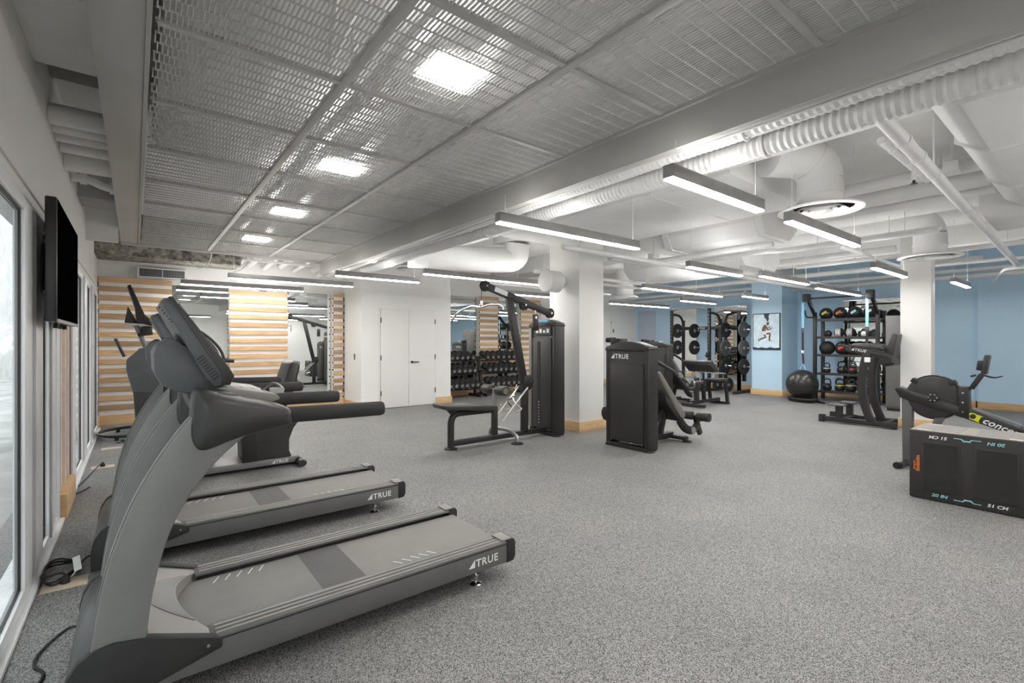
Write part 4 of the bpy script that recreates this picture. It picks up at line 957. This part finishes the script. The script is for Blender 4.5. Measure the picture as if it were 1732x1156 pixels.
# ================================================================== PREACHER CURL BENCH
t = thing('preacher_bench', 'black preacher curl bench with slanted arm pad', 'bench', (9.35, 5.62, 0))
MB().bar((0, -.27, .045), (0, .27, .045), .08, .06).build('front_foot', 'black_powder', t, bevel=.008)
MB().bar((1.04, -.24, .03), (1.04, .24, .03), .07, .05).build('rear_foot', 'black_powder', t, bevel=.008)
MB().bar((0, 0, .1), (1.04, 0, .1), .07, .07).build('base_rail', 'black_powder', t, bevel=.006)
MB().bar((.12, .0, .08), (.12, .0, .62), .08, .08).build('arm_post', 'black_powder', t, bevel=.006)
MB().bar((.42, .0, .1), (.32, 0, .84), .07, .07).build('pad_post', 'black_powder', t, bevel=.006)
MB().prism([(.10, .98), (.20, 1.0), (.46, .80), (.44, .72), (.36, .72), (.12, .90)], -.32, .32, 'y').build('arm_pad', 'vinyl', t, bevel=.02)
MB().bar((.0, 0, .5), (.5, 0, .5), .06, .05).build('brace', 'black_powder', t)
MB().bar((1.04, -.2, .05), (.96, -.2, .50), .06, .06).bar((1.04, .2, .05), (.96, .2, .50), .06, .06).bar((.96, -.22, .5), (.96, .22, .5), .06, .06).build('seat_leg', 'black_powder', t, bevel=.004)
MB().prism([(.74, .51), (.74, .57), (1.14, .57), (1.14, .51)], -.17, .17, 'y').build('seat', 'vinyl', t, bevel=.02)
MB().bar((.12, -.10, .60), (.12, -.10, .72), .05, .02).build('bar_rest', 'steel', t)
MB().bar((.12, .10, .60), (.12, .10, .72), .05, .02).build('bar_rest', 'steel', t)
MB().box(.05, -.05, .40, .20, -.041, .47).build('name_plate', 'charcoal', t)
brand_logo(t, (.065, -.0425, .42), (1, 0, 0), (0, 0, 1), .026)
tag(MB().tube(smooth_path([(9.47, 4.98, .745), (9.47, 5.32, .745), (9.45, 5.40, .75), (9.49, 5.50, .745), (9.47, 5.62, .75), (9.49, 5.74, .745), (9.45, 5.84, .75), (9.47, 5.92, .745), (9.47, 6.26, .745)], 4), .014, 10).build('curl_bar', 'chrome'), 'bent chrome curl bar resting on the preacher bench', 'barbell')

# ================================================================== SQUAT RACK AND PLATES
t = thing('squat_rack', 'black half squat rack with pull-up bar against the blue wall', 'rack', (12.75, 7.78, 0))
SY = (-.6, .6)
def perforated(x, y, h, par, nm='upright'):
    u = MB().bar((x, y, .0), (x, y, h), .075, .075, up=(1, 0, 0)).build(nm, 'black_powder', par, bevel=.004)
    for k in range(int(h / .1) - 2): MB().cyl((x - .039, y, .25 + k * .1), (x - .036, y, .25 + k * .1), .012, n=8).build('hole', 'steel', u)
    return u
for y in SY:
    perforated(0, y, 2.34, t)
    MB().bar((.62, y, 0), (.62, y, 2.05), .075, .075).build('rear_upright', 'black_powder', t, bevel=.004)
    MB().tube(smooth_path([(.0, y, 2.20), (.2, y, 2.21), (.42, y, 2.17), (.56, y, 2.05), (.62, y, 1.86)], 4), .036, 10).build('top_curve', 'black_powder', t)
    MB().bar((-.35, y, .04), (.7, y, .04), .08, .08).build('base', 'black_powder', t, bevel=.006)
    MB().obox((-.06, y, 1.02), (.1, .09, .14)).bar((-.08, y, 1.0), (-.2, y, 1.0), .05, .03).build('bar_hook', 'rubber', t, bevel=.006)
MB().bar((.62, -1.45, 1.80), (.62, .6, 1.80), .07, .10).build('cross_beam', 'black_powder', t, bevel=.005)
brand_logo(t, (.58, .10, 1.775), (0, -1, 0), (0, 0, 1), .05)
MB().tube(smooth_path([(0, .6, 2.30), (0, .45, 2.36), (0, .2, 2.38), (0, -.2, 2.38), (0, -.45, 2.36), (0, -.6, 2.30)], 4), .018, 10).build('pull_up_bar', 'chrome', t)
for y in (-.75, -1.4):
    MB().bar((.62 if y > -1 else .1, y, 0), (.62 if y > -1 else .1, y, 2.0), .075, .075).build('storage_upright', 'black_powder', t, bevel=.004)
MB().tube(smooth_path([(.62, -.75, 2.0), (.62, -.80, 2.14), (.56, -.95, 2.2), (.40, -1.2, 2.22), (.1, -1.4, 2.2)], 4), .036, 10).build('top_curve', 'black_powder', t)
MB().bar((.1, -1.4, 0), (.1, -1.4, 2.24), .075, .075, up=(1, 0, 0)).build('storage_upright', 'black_powder', t, bevel=.004)
MB().box(-.3, -1.5, 0, .7, -1.42, .08).build('base', 'black_powder', t, bevel=.006)
MB().box(-.3, -.5, .0, .6, .5, .03).build('platform', 'rubber', t)
plate_me = {}
def plate(x, y, z, r, material, label):
    k = (r, material)
    if k not in plate_me:
        plate_me[k] = (MB().lathe([(.026, -.022), (r * .35, -.022), (r * .40, -.014), (r * .78, -.014), (r * .82, -.026), (r * .97, -.026), (r, -.02), (r, .02), (r * .97, .026), (r * .8, .026), (r * .78, .014), (.026, .014)], (0, 0, 0), 26, 'y').mesh('disc', material),
                       MB().lathe([(.026, -.024), (.045, -.026), (.05, -.02), (.05, .02), (.026, .024)], (0, 0, 0), 14, 'y').mesh('hub', 'steel'))
    t = thing('weight_plate', label, 'weight plate', (x, y, z), group='plates on the squat rack'); t.rotation_euler = (0, 0, R(-10))
    link('disc', plate_me[k][0], t); link('hub', plate_me[k][1], t)
lv = ((1.72, 'top'), (1.22, 'second'), (.72, 'third'))
for z, nm in lv:
    for x, y, wh, mt in ((12.86, 8.26, 'left of the left', 'rubber'), (13.22, 7.92, 'right of the left', 'rubber'), (13.05, 6.86, 'left of the right', 'rubber' if nm != 'second' else 'plate_grey'), (12.95, 6.30, 'right of the right', 'plate_grey' if nm != 'third' else 'rubber')):
        if nm == 'third' and 'of the left' in wh: continue
        plate(x, y, z, .215, mt, 'round weight plate on the %s peg, %s squat rack upright pair' % (nm, wh))
        MB().cyl((x - 12.75, y - 7.78 - .16, z), (x - 12.75, y - 7.78 + .16, z), .02, n=10).build('plate_peg', 'chrome', t)
for k, (x, y, r, lb) in enumerate(((12.75, 6.95, .17, 'small bumper plate leaning low at the right rack base'), (12.7, 6.6, .19, 'bumper plate leaning at the mirror bottom, rightmost'), (12.6, 7.25, .15, 'smallest plate leaning at the rack foot'))):
    plate(x, y, r + .03, r, 'rubber', lb)

# ================================================================== FRAMED PICTURE
t = thing('framed_picture', 'framed print of a man in white shorts running under water', 'picture', (12.98, 5.715, 1.66))
MB().box(-.035, -.345, -.475, 0, .345, .475).build('frame', 'black_powder', t, bevel=.003)
pr = MB().box(-.037, -.325, -.455, -.034, .325, .455).build('print', 'poster_water', t)
def flat(poly, material, nm, dx=-.0385):
    return MB().rings([[(dx, -u, v) for u, v in poly], [(dx + .0012, -u, v) for u, v in poly]]).build(nm, material, pr)
def limb(pts, w0, w1):
    P = [Vector((a, b_)) for a, b_ in pts]; L, Rr = [], []
    for i, p in enumerate(P):
        d_ = (P[min(i + 1, len(P) - 1)] - P[max(i - 1, 0)]).normalized(); n = Vector((-d_.y, d_.x)); w_ = w0 + (w1 - w0) * i / (len(P) - 1)
        L.append(tuple(p + n * w_ / 2)); Rr.append(tuple(p - n * w_ / 2))
    return L + Rr[::-1]
flat(limb([(-.05, -.02), (-.06, .06), (-.03, .13), (.0, .16)], .11, .08), 'skin_print', 'torso')
flat([(.04 + .033 * math.cos(a), .20 + .042 * math.sin(a)) for a in [k * 2 * PI / 14 for k in range(14)]], 'skin_print', 'head')
flat([(.01, .215), (.02, .245), (.05, .252), (.078, .235), (.075, .215), (.045, .222)], 'poster_dark', 'hair', -.0392)
flat(limb([(.0, .12), (.03, .05), (.08, .045), (.15, .10)], .04, .026), 'skin_print', 'arm')
flat(limb([(-.01, .13), (.05, .08), (.10, .135)], .036, .024), 'skin_print', 'arm', -.0388)
flat([(-.10, .005), (-.10, -.06), (-.03, -.09), (.0, -.05), (.07, -.02), (.06, .01), (.0, .02)], 'white_print', 'shorts', -.0395)
flat(limb([(.0, -.05), (.10, -.055), (.085, -.15), (.08, -.235)], .062, .036), 'skin_print', 'leg')
flat(limb([(.07, -.235), (.13, -.24)], .03, .02), 'skin_print', 'foot')
flat(limb([(-.05, -.07), (-.01, -.15), (-.10, -.18), (-.18, -.215)], .062, .034), 'skin_print', 'leg')
flat(limb([(-.18, -.205), (-.19, -.265)], .034, .02), 'skin_print', 'foot')
flat([(-.08, .455), (.09, .455), (.06, .40), (.07, .33), (.05, .26), (.02, .27), (.0, .33), (-.05, .37), (-.04, .42)], 'poster_dark', 'water_shadow')
flat([(-.325, -.455), (.325, -.455), (.325, -.415), (.2, -.43), (.1, -.405), (0, -.435), (-.12, -.41), (-.2, -.432), (-.325, -.40)], 'poster_dark', 'pool_floor')

# ================================================================== STORAGE RACK
RX, RY = 12.85, 3.92
t = thing('storage_rack', 'tall black storage rack with five shelves and two overhead arms', 'rack', (RX, RY, 0))
Wd = 1.24; D = .5; SH = (.22, .64, 1.08, 1.50, 1.92)
for y in (-Wd / 2, Wd / 2):
    for x in (0, D): MB().bar((x, y, 0), (x, y, 2.10), .07, .07).build('upright', 'black_powder', t, bevel=.004)
    MB().prism([(-.36, 0), (-.30, .06), (.0, .22), (.1, .22), (.1, 0)], y - .03, y + .03, 'y').build('foot', 'black_powder', t, bevel=.004)
    MB().prism([(-.02, 1.98), (.06, 1.98), (-.42, 2.50), (-.52, 2.50), (-.52, 2.36), (-.42, 2.33)], y - .025, y + .025, 'y').build('overhead_arm', 'black_powder', t, bevel=.006)
    MB().obox((-.50, y, 2.42), (.14, .14, .18)).build('arm_head', 'black_powder', t, bevel=.008)
for z in SH:
    MB().box(0, -Wd / 2, z - .03, D, Wd / 2, z).build('shelf', 'black_powder', t, bevel=.003)
    MB().box(-.02, -Wd / 2, z - .035, .0, Wd / 2, z + .02).build('shelf_lip', 'charcoal', t)
MB().bar((-.48, -Wd / 2, 2.40), (-.48, Wd / 2, 2.40), .04, .04).build('overhead_bar', 'black_powder', t)
MB().tube(fillet([(-.02, Wd / 2, 1.98), (-.1, Wd / 2 + .16, 1.98), (-.1, Wd / 2 + .18, 2.15)], .06), .018, 8).build('side_hook', 'black_powder', t)
# things on the shelves
def on(y, z, dx=.18): return (RX + dx, RY + y, z)
def ball(y, zi, r, label, material='ball_black', mark=None, dx=.18, ring=None):
    t = thing('medicine_ball', label, 'ball', on(y, SH[zi] + r, dx), group='balls on the storage rack')
    MB().sphere((0, 0, 0), r, 22, 14).build('shell', material, t)
    if mark: MB().rings([[Vector((-(r + .001 + e), (a * .8 + b_ * .35) * r, (b_ * .8 - a * .55 + .1) * r)) for a, b_ in ((-.4, -.2), (.4, -.2), (.4, .2), (-.4, .2))] for e in (-.012, .001)]).build('printed_mark', mark, t)
    if ring: MB().rings([[Vector((r * 1.006 * math.sin(q) * math.cos(k * 2 * PI / 20), r * 1.006 * math.cos(q), r * 1.006 * math.sin(q) * math.sin(k * 2 * PI / 20))) for k in range(20)] for q in (R(55), R(70), R(85), R(100), R(115))], cap=False).build('white_panel', ring, t)
for y, c, nm in ((.44, 'lime_tag', 'yellow'), (.145, 'orange_print', 'orange'), (-.15, 'cyan_print', 'cyan'), (-.445, 'white_print', 'white')):
    ball(y, 4, .145, 'dark medicine ball with %s printed mark on the top shelf' % nm, 'ball_black', c)
ball(.40, 3, .085, 'small black ball at the left end of the second shelf', 'ball_black')
ball(.17, 3, .11, 'black and white ball on the second shelf, left of two', 'ball_black', None, .18, 'white_print')
ball(-.06, 3, .11, 'black and white ball on the second shelf, right of two', 'ball_black', None, .18, 'white_print')
t = thing('gym_bag', 'black and white roll of soft gear on the second shelf', 'bag', on(-.33, SH[3]))
MB().cyl((0, -.12, .07), (0, .12, .07), .068, n=16).build('roll', 'rubber', t, bevel=.012)
MB().cyl((0, -.05, .07), (0, .05, .07), .071, n=16).build('band', 'white_print', t)
MB().tube(arc((-.0, .14), .06, 0, 180, 8, 'yz', 0), .009, 6).build('strap', 'rubber', t)
for y, c, nm in ((.42, None, 'leftmost plain'), (.09, 'red_tag', 'red-marked'), (-.24, None, 'rightmost plain')):
    ball(y, 2, .165, '%s large dull black slam ball on the middle shelf' % nm, 'rubber', c)
kb = {}
def kettlebell(y, zi, r, label, dx=.18, ringc=None):
    t = thing('kettlebell', label, 'kettlebell', on(y, SH[zi], dx), group='kettlebells on the storage rack')
    k = (r,)
    if k not in kb:
        kb[k] = (MB().lathe([(0, 0), (r * .62, 0), (r * .92, r * .4), (r, r * .85), (r * .88, r * 1.4), (r * .55, r * 1.75), (0, r * 1.85)], (0, 0, 0), 18).mesh('bell', 'ball_black'),
                 MB().tube(smooth_path([(0, -r * .62, r * 1.5), (0, -r * .74, r * 2.0), (0, -r * .66, r * 2.55), (0, -r * .3, r * 2.8), (0, r * .3, r * 2.8), (0, r * .66, r * 2.55), (0, r * .74, r * 2.0), (0, r * .62, r * 1.5)], 4), r * .16, 8).mesh('handle', 'ball_black'))
    link('bell', kb[k][0], t); link('handle', kb[k][1], t)
    if ringc: MB().lathe([(r * .9, r * 1.32), (r * .93, r * 1.38), (r * .80, r * 1.52), (r * .76, r * 1.5)], (0, 0, 0), 18).build('colour_ring', ringc, t)
for y, c, nm, r in ((.43, 'white_print', 'white-ringed kettlebell at the left end', .085), (.12, None, 'all-black kettlebell second from the left', .1), (-.10, 'red_tag', 'red-ringed kettlebell in the middle', .09), (-.33, 'orange_print', 'orange-ringed kettlebell at the right', .095)):
    kettlebell(y, 1, r, nm + ' on the fourth shelf', ringc=c)
for y, c, nm, r in ((.42, 'plate_grey', 'grey-ringed kettlebell at the left end', .10), (.16, 'lime_tag', 'yellow-ringed kettlebell second from the left', .105), (-.06, 'beige_plate', 'tan-ringed kettlebell in the middle', .115), (-.30, 'white_print', 'white-ringed kettlebell at the right', .12)):
    kettlebell(y, 0, r, nm + ' of the bottom shelf', ringc=c)
# suspension straps
def strap(y, z1, label):
    t = thing('suspension_strap', label, 'strap', (RX - .50, RY + y, 2.33), group='suspension straps')
    MB().box(-.06, -.008, -.01, .06, .008, .01).build('anchor', 'strap_blue', t)
    MB().box(-.004, -.028, -.62, .004, .028, 0).build('upper_webbing', 'strap_blue', t)
    MB().box(-.012, -.03, -.72, .012, .03, -.61).build('buckle', 'plate_grey', t, bevel=.004)
    MB().box(-.004, -.022, -1.15, .004, .022, -.70).build('lower_webbing', 'rubber', t)
    MB().box(-.014, -.025, -1.22, .014, .025, -1.14).build('adjuster', 'frame_white', t, bevel=.004)
    MB().tube([(0, 0, -1.20), (0, -.015, -1.45)], .02, 8).build('grip', 'rubber', t)
    MB().tube([(0, .055 * math.sin(a), -1.62 + .13 * math.cos(a)) for a in [k * 2 * PI / 16 for k in range(16)]], .014, 6, closed=True).build('foot_loop', 'strap_blue', t)
strap(.70, 0, 'light blue suspension strap hanging at the left of the storage rack')
strap(-.56, 0, 'light blue suspension strap hanging in front of the rack shelves')
# exercise ball, ropes
t = thing('exercise_ball', 'big shiny black exercise ball on the floor by the rack', 'ball', (12.2, 4.58, .0))
MB().sphere((0, 0, .41), .335, 34, 20).build('shell', 'ball_black', t)
for z in (-.2, -.1, 0, .1, .2): q = math.sqrt(.335 ** 2 - z ** 2); MB().tube([(q * math.cos(k * 2 * PI / 40), q * math.sin(k * 2 * PI / 40), .41 + z) for k in range(40)], .003, 4, closed=True).build('ridge', 'ball_black', t)
t = thing('battle_rope', 'dark coiled battle rope lying under the exercise ball', 'rope', (12.18, 4.58, 0))
P = []
for k in range(90):
    a = k * .35; r = .16 + .05 * math.sin(k * .7) + .0008 * k; P.append((r * math.cos(a), r * 1.35 * math.sin(a), .028 + .048 * (k // 45)))
MB().tube(P, .026, 8).build('coil', 'rubber', t)
MB().tube(smooth_path([P[-1], (.1, -.3, .03), (0, -.42, .028), (-.12, -.5, .028)], 5), .026, 8).build('rope_end', 'rubber', t)
# tall grey cabinet
t = thing('tall_cabinet', 'tall plain dark grey cabinet between storage rack and slim pillar', 'cabinet', (11.95, 2.32, 0))
MB().box(0, 0, .06, .55, .62, 1.92).build('body', 'cabinet_grey', t, bevel=.006)
MB().box(-.014, .012, .09, .0, .608, 1.89).build('door', 'cabinet_grey', t, bevel=.004)
MB().box(-.03, .54, .9, -.014, .56, 1.15).build('handle', 'black_powder', t, bevel=.003)
MB().box(.02, .02, 0, .53, .6, .06).build('plinth', 'black_powder', t)

# ================================================================== KNEE RAISE STATION
t = thing('knee_raise_station', 'black knee raise station with padded arms and back pad', 'exercise machine', (9.75, 2.2, 0))
for x in (-.26, .26):
    MB().box(x - .04, .02, .02, x + .04, 1.05, .10).build('base_rail', 'black_powder', t, bevel=.005)
    MB().box(x - .05, 1.0, 0, x + .05, 1.08, .125).box(x - .05, -.01, 0, x + .05, .06, .11).build('rail_cap', 'rubber', t, bevel=.004)
    c0 = [(.38, .08), (.455, .3), (.50, .55), (.505, .8), (.47, 1.05), (.43, 1.2)]
    c1 = [(.26, .08), (.345, .3), (.385, .55), (.39, .8), (.36, 1.05), (.31, 1.2)]
    a = [(p.y, p.z) for p in smooth_path([(0, u, v) for u, v in c0], 4)]; b_ = [(p.y, p.z) for p in smooth_path([(0, u, v) for u, v in c1], 4)]
    MB().prism(a + b_[::-1], x - .045, x + .045, 'x').build('curved_post', 'black_powder', t, bevel=.008)
    MB().prism([(.08, 1.12), (.08, 1.20), (.66, 1.31), (.68, 1.26), (.64, 1.22)], x - .03, x + .03, 'x').build('arm_plate', 'black_powder', t, bevel=.006)
    MB().prism([(.14, 1.26), (.16, 1.33), (.40, 1.375), (.58, 1.36), (.60, 1.31)], x - .08, x + .08, 'x').build('arm_pad', 'vinyl', t, bevel=.02, seg=3)
    MB().tube([(x, .58, 1.30), (x, .80, 1.345)], .018, 8).build('hand_grip', 'foam_grip', t)
    MB().box(x - .11, .68, .30, x + .11, .92, .325).build('foot_step', 'plate_grey', t, bevel=.004)
    MB().bar((x, .78, .10), (x, .78, .30), .09, .09).build('step_post', 'black_powder', t)
MB().box(-.26, .66, .04, .26, .74, .10).build('cross_rail', 'black_powder', t)
MB().box(-.26, .10, .04, .26, .18, .10).build('cross_rail', 'black_powder', t)
MB().prism([(.0, 1.52), (.07, 1.54), (.20, 1.16), (.13, 1.10), (.06, 1.12)], -.19, .19, 'x').build('back_pad', 'vinyl', t, bevel=.02, seg=3)
MB().prism([(.05, 1.06), (.06, 1.18), (.22, 1.18), (.20, 1.02)], -.28, .28, 'x').build('back_frame', 'black_powder', t, bevel=.01)
MB().prism([(.03, 1.02), (.05, 1.14), (.22, 1.12), (.2, .98)], -.2, .2, 'x').build('lower_pad', 'vinyl', t, bevel=.03)
MB().box(-.312, .325, 1.06, -.304, .405, 1.14).build('instruction_label', 'white_print', t)
u = Vector((0, -.56, -.098)).normalized()
brand_logo(t, (-.292, .60, 1.255), u, Vector((0, -u.z, u.y)) * -1, .046)

# ================================================================== ROWER
t = thing('rowing_machine', 'black rowing machine with round flywheel behind the black box', 'rower', (6.9, 1.6, 0))
def rz(Y): return Y - 1.6
bm_ = [(rz(1.60), .86), (rz(1.56), .885), (rz(1.02), .705), (rz(.30), .40), (rz(.28), .345), (rz(1.03), .60), (rz(1.55), .765)]
MB().prism(bm_, -.07, .07, 'x').build('main_beam', 'black_powder', t, bevel=.006)
MB().lathe([(.0, -.058), (.205, -.058), (.225, -.05), (.23, -.04), (.23, .04), (.225, .05), (.205, .058), (0, .058)], (0, rz(1.26), .79), 36, 'x').build('flywheel_housing', 'dark_shroud', t)
MB().lathe([(.225, -.035), (.242, -.035), (.242, .035), (.225, .035)], (0, rz(1.26), .79), 36, 'x').build('flywheel_band', 'charcoal', t)
fw_ = MB().lathe([(0, -.095), (.03, -.095), (.05, -.08), (.05, -.05)], (0, rz(1.26), .79), 18, 'x').build('flywheel_hub', 'rubber', t)
for k in range(6): MB().cyl((-.085, rz(1.26) + .036 * math.cos(k * PI / 3), .79 + .036 * math.sin(k * PI / 3)), (-.10, rz(1.26) + .036 * math.cos(k * PI / 3), .79 + .036 * math.sin(k * PI / 3)), .008, n=6).build('hub_bolt', 'steel', fw_)
MB().obox((0, rz(1.11), .955), (.12, .06, .05), (R(-30), 0, 0)).build('damper_lever', 'rubber', t, bevel=.008)
MB().obox((0, rz(1.42), .955), (.12, .07, .05), (R(30), 0, 0)).build('damper_lever', 'rubber', t, bevel=.008)
MB().prism([(rz(1.54), .80), (rz(1.44), .80), (rz(1.455), .02), (rz(1.53), .02)], -.05, .05, 'x').build('front_leg', 'rail_grey', t, bevel=.006)
MB().prism([(rz(1.20), .70), (rz(1.13), .67), (rz(1.22), .46), (rz(1.29), .46)], -.05, .05, 'x').prism([(rz(1.29), .46), (rz(1.22), .50), (rz(1.47), .40), (rz(1.48), .34)], -.045, .045, 'x').build('rear_strut', 'rail_grey', t, bevel=.006)
MB().tube([(-.30, rz(1.50), .035), (.30, rz(1.50), .035)], .03, 10).build('front_foot', 'black_powder', t)
for x in (-.30, .30):
    MB().cyl((x - .02, rz(1.52), .035), (x + .02, rz(1.52), .035), .036, n=14).build('caster', 'rubber', t)
MB().prism([(rz(1.06), .93), (rz(.98), .92), (rz(.97), .60), (rz(1.05), .60)], -.08, .08, 'x').build('handle_bracket', 'black_powder', t, bevel=.006)
for z in (.66, .76, .86): MB().cyl((-.085, rz(1.02), z), (-.078, rz(1.02), z), .010, n=8).build('bolt', 'chrome', t)
MB().bar((0, rz(1.03), .905), (0, rz(.965), .905), .03, .04).bar((0, rz(.965), .905), (0, rz(.885), 1.06), .03, .045).build('monitor_arm', 'black_powder', t, bevel=.004)
MB().obox((.0, rz(.855), 1.16), (.16, .04, .20), (R(8), 0, 0)).build('monitor', 'charcoal', t, bevel=.012)
MB().obox((.0, rz(.895), 1.15), (.10, .05, .10), (R(8), 0, 0)).build('battery_case', 'black_powder', t, bevel=.01)
MB().tube([(-.09, rz(.95), 1.04), (.09, rz(.95), 1.04)], .012, 8).build('phone_holder', 'rubber', t)
for s_ in (-1, 1): MB().tube(smooth_path([(s_ * .03, rz(.87), 1.05), (s_ * .05, rz(.80), 1.03), (s_ * .06, rz(.74), 1.045)], 4), .006, 6).build('sensor_wire', 'rubber', t)
MB().bar((0, rz(.95), .70), (0, rz(.35), .46), .05, .02).build('chain_cover', 'steel', t)
MB().box(-.04, rz(-.85), .345, .04, rz(.30), .40).build('monorail', 'black_powder', t, bevel=.004)
MB().box(-.025, rz(-.85), .40, .025, rz(.30), .412).build('rail_track', 'steel', t)
MB().prism([(rz(-.20), .42), (rz(-.24), .50), (rz(-.50), .50), (rz(-.46), .42)], -.15, .15, 'x').build('seat', 'rubber', t, bevel=.02)
MB().bar((0, rz(-.80), .36), (0, rz(-.83), .03), .06, .06).bar((-.25, rz(-.83), .03), (.25, rz(-.83), .03), .06, .05).build('rear_leg', 'charcoal', t, bevel=.006)
for s_ in (-1, 1):
    MB().obox((s_ * .12, rz(.48), .50), (.11, .28, .03), (R(35), 0, 0)).build('foot_plate', 'plate_grey', t, bevel=.008)
    MB().bar((s_ * .06, rz(.52), .60), (s_ * .18, rz(.52), .60), .04, .008).build('foot_strap', 'rubber', t)
# maker's mark on the beam: a yellow ring mark then white letters
dirv = Vector((0, -.72, -.305)).normalized(); upv = Vector((0, -.305, .72)).normalized() * 1
upv = Vector((0, dirv.z, -dirv.y)).normalized()
F = frame((-.0715, rz(1.0), .612), dirv, upv)
mk = MB()
rg = [[F @ Vector((.048 + (.046 if e == 1 else .024) * math.cos(a), .03 + (.036 if e == 1 else .026) * math.sin(a), zz)) for a in [k * 2 * PI / 20 for k in range(20)]] for e, zz in ((1, 0), (1, .0015), (0, .0015), (0, 0))]
mk.rings(rg, cap=False, closed=True)
mk.rings([[F @ Vector((a, b_, zz)) for a, b_ in ((.07, .066), (.118, .066), (.104, .054), (.104, .01), (.118, -.006), (.07, -.006), (.084, .008), (.084, .052))] for zz in (0, .0018)])
mk.build('brand_mark', 'yellow_print', t)
text('brand_letters', 'concept2', .092, 'white_print', t, F @ Vector((.128, .006, 0)), dirv, upv, sx=1.0, off=.02, shear=.25)

# ================================================================== PLYO BOX
t = thing('plyo_box', 'black padded jump box with cyan and white size print', 'jump box', (5.5, .42, 0))
BL, BD, BH = .76, .51, .61
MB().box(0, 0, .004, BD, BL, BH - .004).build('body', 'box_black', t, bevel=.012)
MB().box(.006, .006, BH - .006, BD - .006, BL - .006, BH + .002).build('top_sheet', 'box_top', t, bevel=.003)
for y0, y1 in ((.13, .33), (.43, .63)): MB().box(.07, y0, BH + .002, BD - .07, y1, BH + .004).build('top_grip', 'taupe_plastic', t)
for y in (.08, .66):
    for x in (.03, BD - .05): MB().box(x, y - .05, BH + .002, x + .018, y + .05, BH + .0035).build('top_print', 'white_print', t)
for y0, y1 in ((.07, .33), (.42, .67)):
    fr_ = MB().box(-.004, y0, .085, .004, y1, .515).build('grip_panel', 'box_black', t, bevel=.003)
    MB().box(-.0055, y0 + .012, .097, -.003, y1 - .012, .503).build('panel_face', 'rubber', fr_)
right, up = (0, -1, 0), (0, 0, 1)
kw = dict(off=.03, spacing=1.0, shear=.18)
text('size_print', '20 IN', .036, 'cyan_print', t, (-.002, .605, .043), right, up, sx=1.25, **kw)
text('size_print', '51 CM', .036, 'white_print', t, (-.002, .255, .043), right, up, sx=1.2, **kw)
text('size_print', '20 IN', .036, 'cyan_print', t, (-.002, .148, .572), (0, 1, 0), (0, 0, -1), sx=1.25, **kw)
text('size_print', '51 CM', .036, 'white_print', t, (-.002, .50, .572), (0, 1, 0), (0, 0, -1), sx=1.2, **kw)
def mark(yc, zc, s_):
    P = [(-.085, -.008), (-.03, -.008), (-.018, .010), (.026, .010), (.040, -.008), (.085, -.008), (.085, -.014), (.036, -.014), (.020, -.001), (-.012, -.001), (-.026, -.014), (-.085, -.014)]
    MB().prism([(yc - s_ * u, zc + s_ * v) for u, v in P], -.0025, .001, 'x').build('box_mark', 'cyan_print', t)
mark(.375, .055, 1); mark(.375, .560, -1)
# small unreadable orange vertical print near the left edge: two columns of short strokes
for k in range(9): MB().box(-.0025, .698 - .012 + (0.0), .245 + k * .016, .001, .712 - .004 * (k % 3), .256 + k * .016).build('side_print', 'orange_print', t)
for k in range(5): MB().box(-.0025, .716, .255 + k * .016, .001, .727, .266 + k * .016).build('side_print', 'orange_print', t)

# ================================================================== FLOOR BOXES, PLUGS AND CORDS
def floor_box(x, y, label, plug=True):
    t = thing('floor_outlet', label, 'outlet', (x, y, 0), group='floor outlets by the windows')
    MB().box(-.10, -.075, 0, .10, .075, .006).build('cover_plate', 'beige_plate', t, bevel=.002)
    MB().box(-.05, -.045, .006, .05, .045, .009).build('lid', 'beige_plate', t, bevel=.001)
    if plug: MB().lathe([(0, .05), (.014, .05), (.02, .03), (.022, .009)], (0, 0, 0), 12).build('plug', 'rubber', t)
floor_box(-.315, 3.76, 'beige floor outlet with a plug beside the nearest treadmill')
floor_box(-.28, 7.0, 'beige floor outlet with a plug midway along the windows')
floor_box(-.24, 8.15, 'flat beige floor outlet farthest along the windows', False)
def cord(label, pts, r=.006):
    return tag(MB().tube(smooth_path(pts, 6), r, 7).build('power_cord', 'rubber'), label, 'cord', 'power cords by the windows')
P = []
for k in range(40):
    a = k * .42; s_ = 1 + .12 * math.sin(k * 1.3); P.append((-.355 + .075 * s_ * math.cos(a) , 3.93 + .17 * s_ * math.sin(a), .009 + .0009 * k))
cord('black cord coiled in loops beside the nearest floor outlet', [(-.17, 3.98, .06), (-.24, 4.06, .03)] + P + [(-.34, 3.82, .05), (-.315, 3.76, .055)])
cord('black cord running along the floor from under the nearest treadmill', [(-.20, 3.05, .05), (-.26, 3.15, .008), (-.33, 3.0, .008), (-.34, 2.88, .008), (-.30, 2.78, .008), (-.33, 2.6, .008), (-.36, 2.3, .008)])
cord('black cord reaching from the middle floor outlet to the window sill', [(-.28, 7.0, .055), (-.32, 6.9, .03), (-.38, 6.55, .008), (-.425, 6.2, .008)])
cord('short black cord lying by the sill near the beige panel', [(-.34, 6.1, .008), (-.38, 5.98, .008), (-.42, 5.9, .008)])
cord('black cord bundled on the floor below the stair climber', [(-.2, 8.5, .008), (-.1, 8.55, .012), (-.16, 8.62, .02), (-.06, 8.6, .02), (-.14, 8.52, .024), (-.04, 8.56, .01)])
t = thing('cord_tag', 'white paper tag tied to the coiled black cord', 'tag', (-.27, 3.84, .05))
MB().obox((0, 0, .03), (.035, .10, .001), (R(35), R(-15), 0)).build('paper', 'white_print', t)
MB().tube([(0, -.05, .005), (-.02, -.06, -.02)], .002, 4).build('string', 'white_print', t)
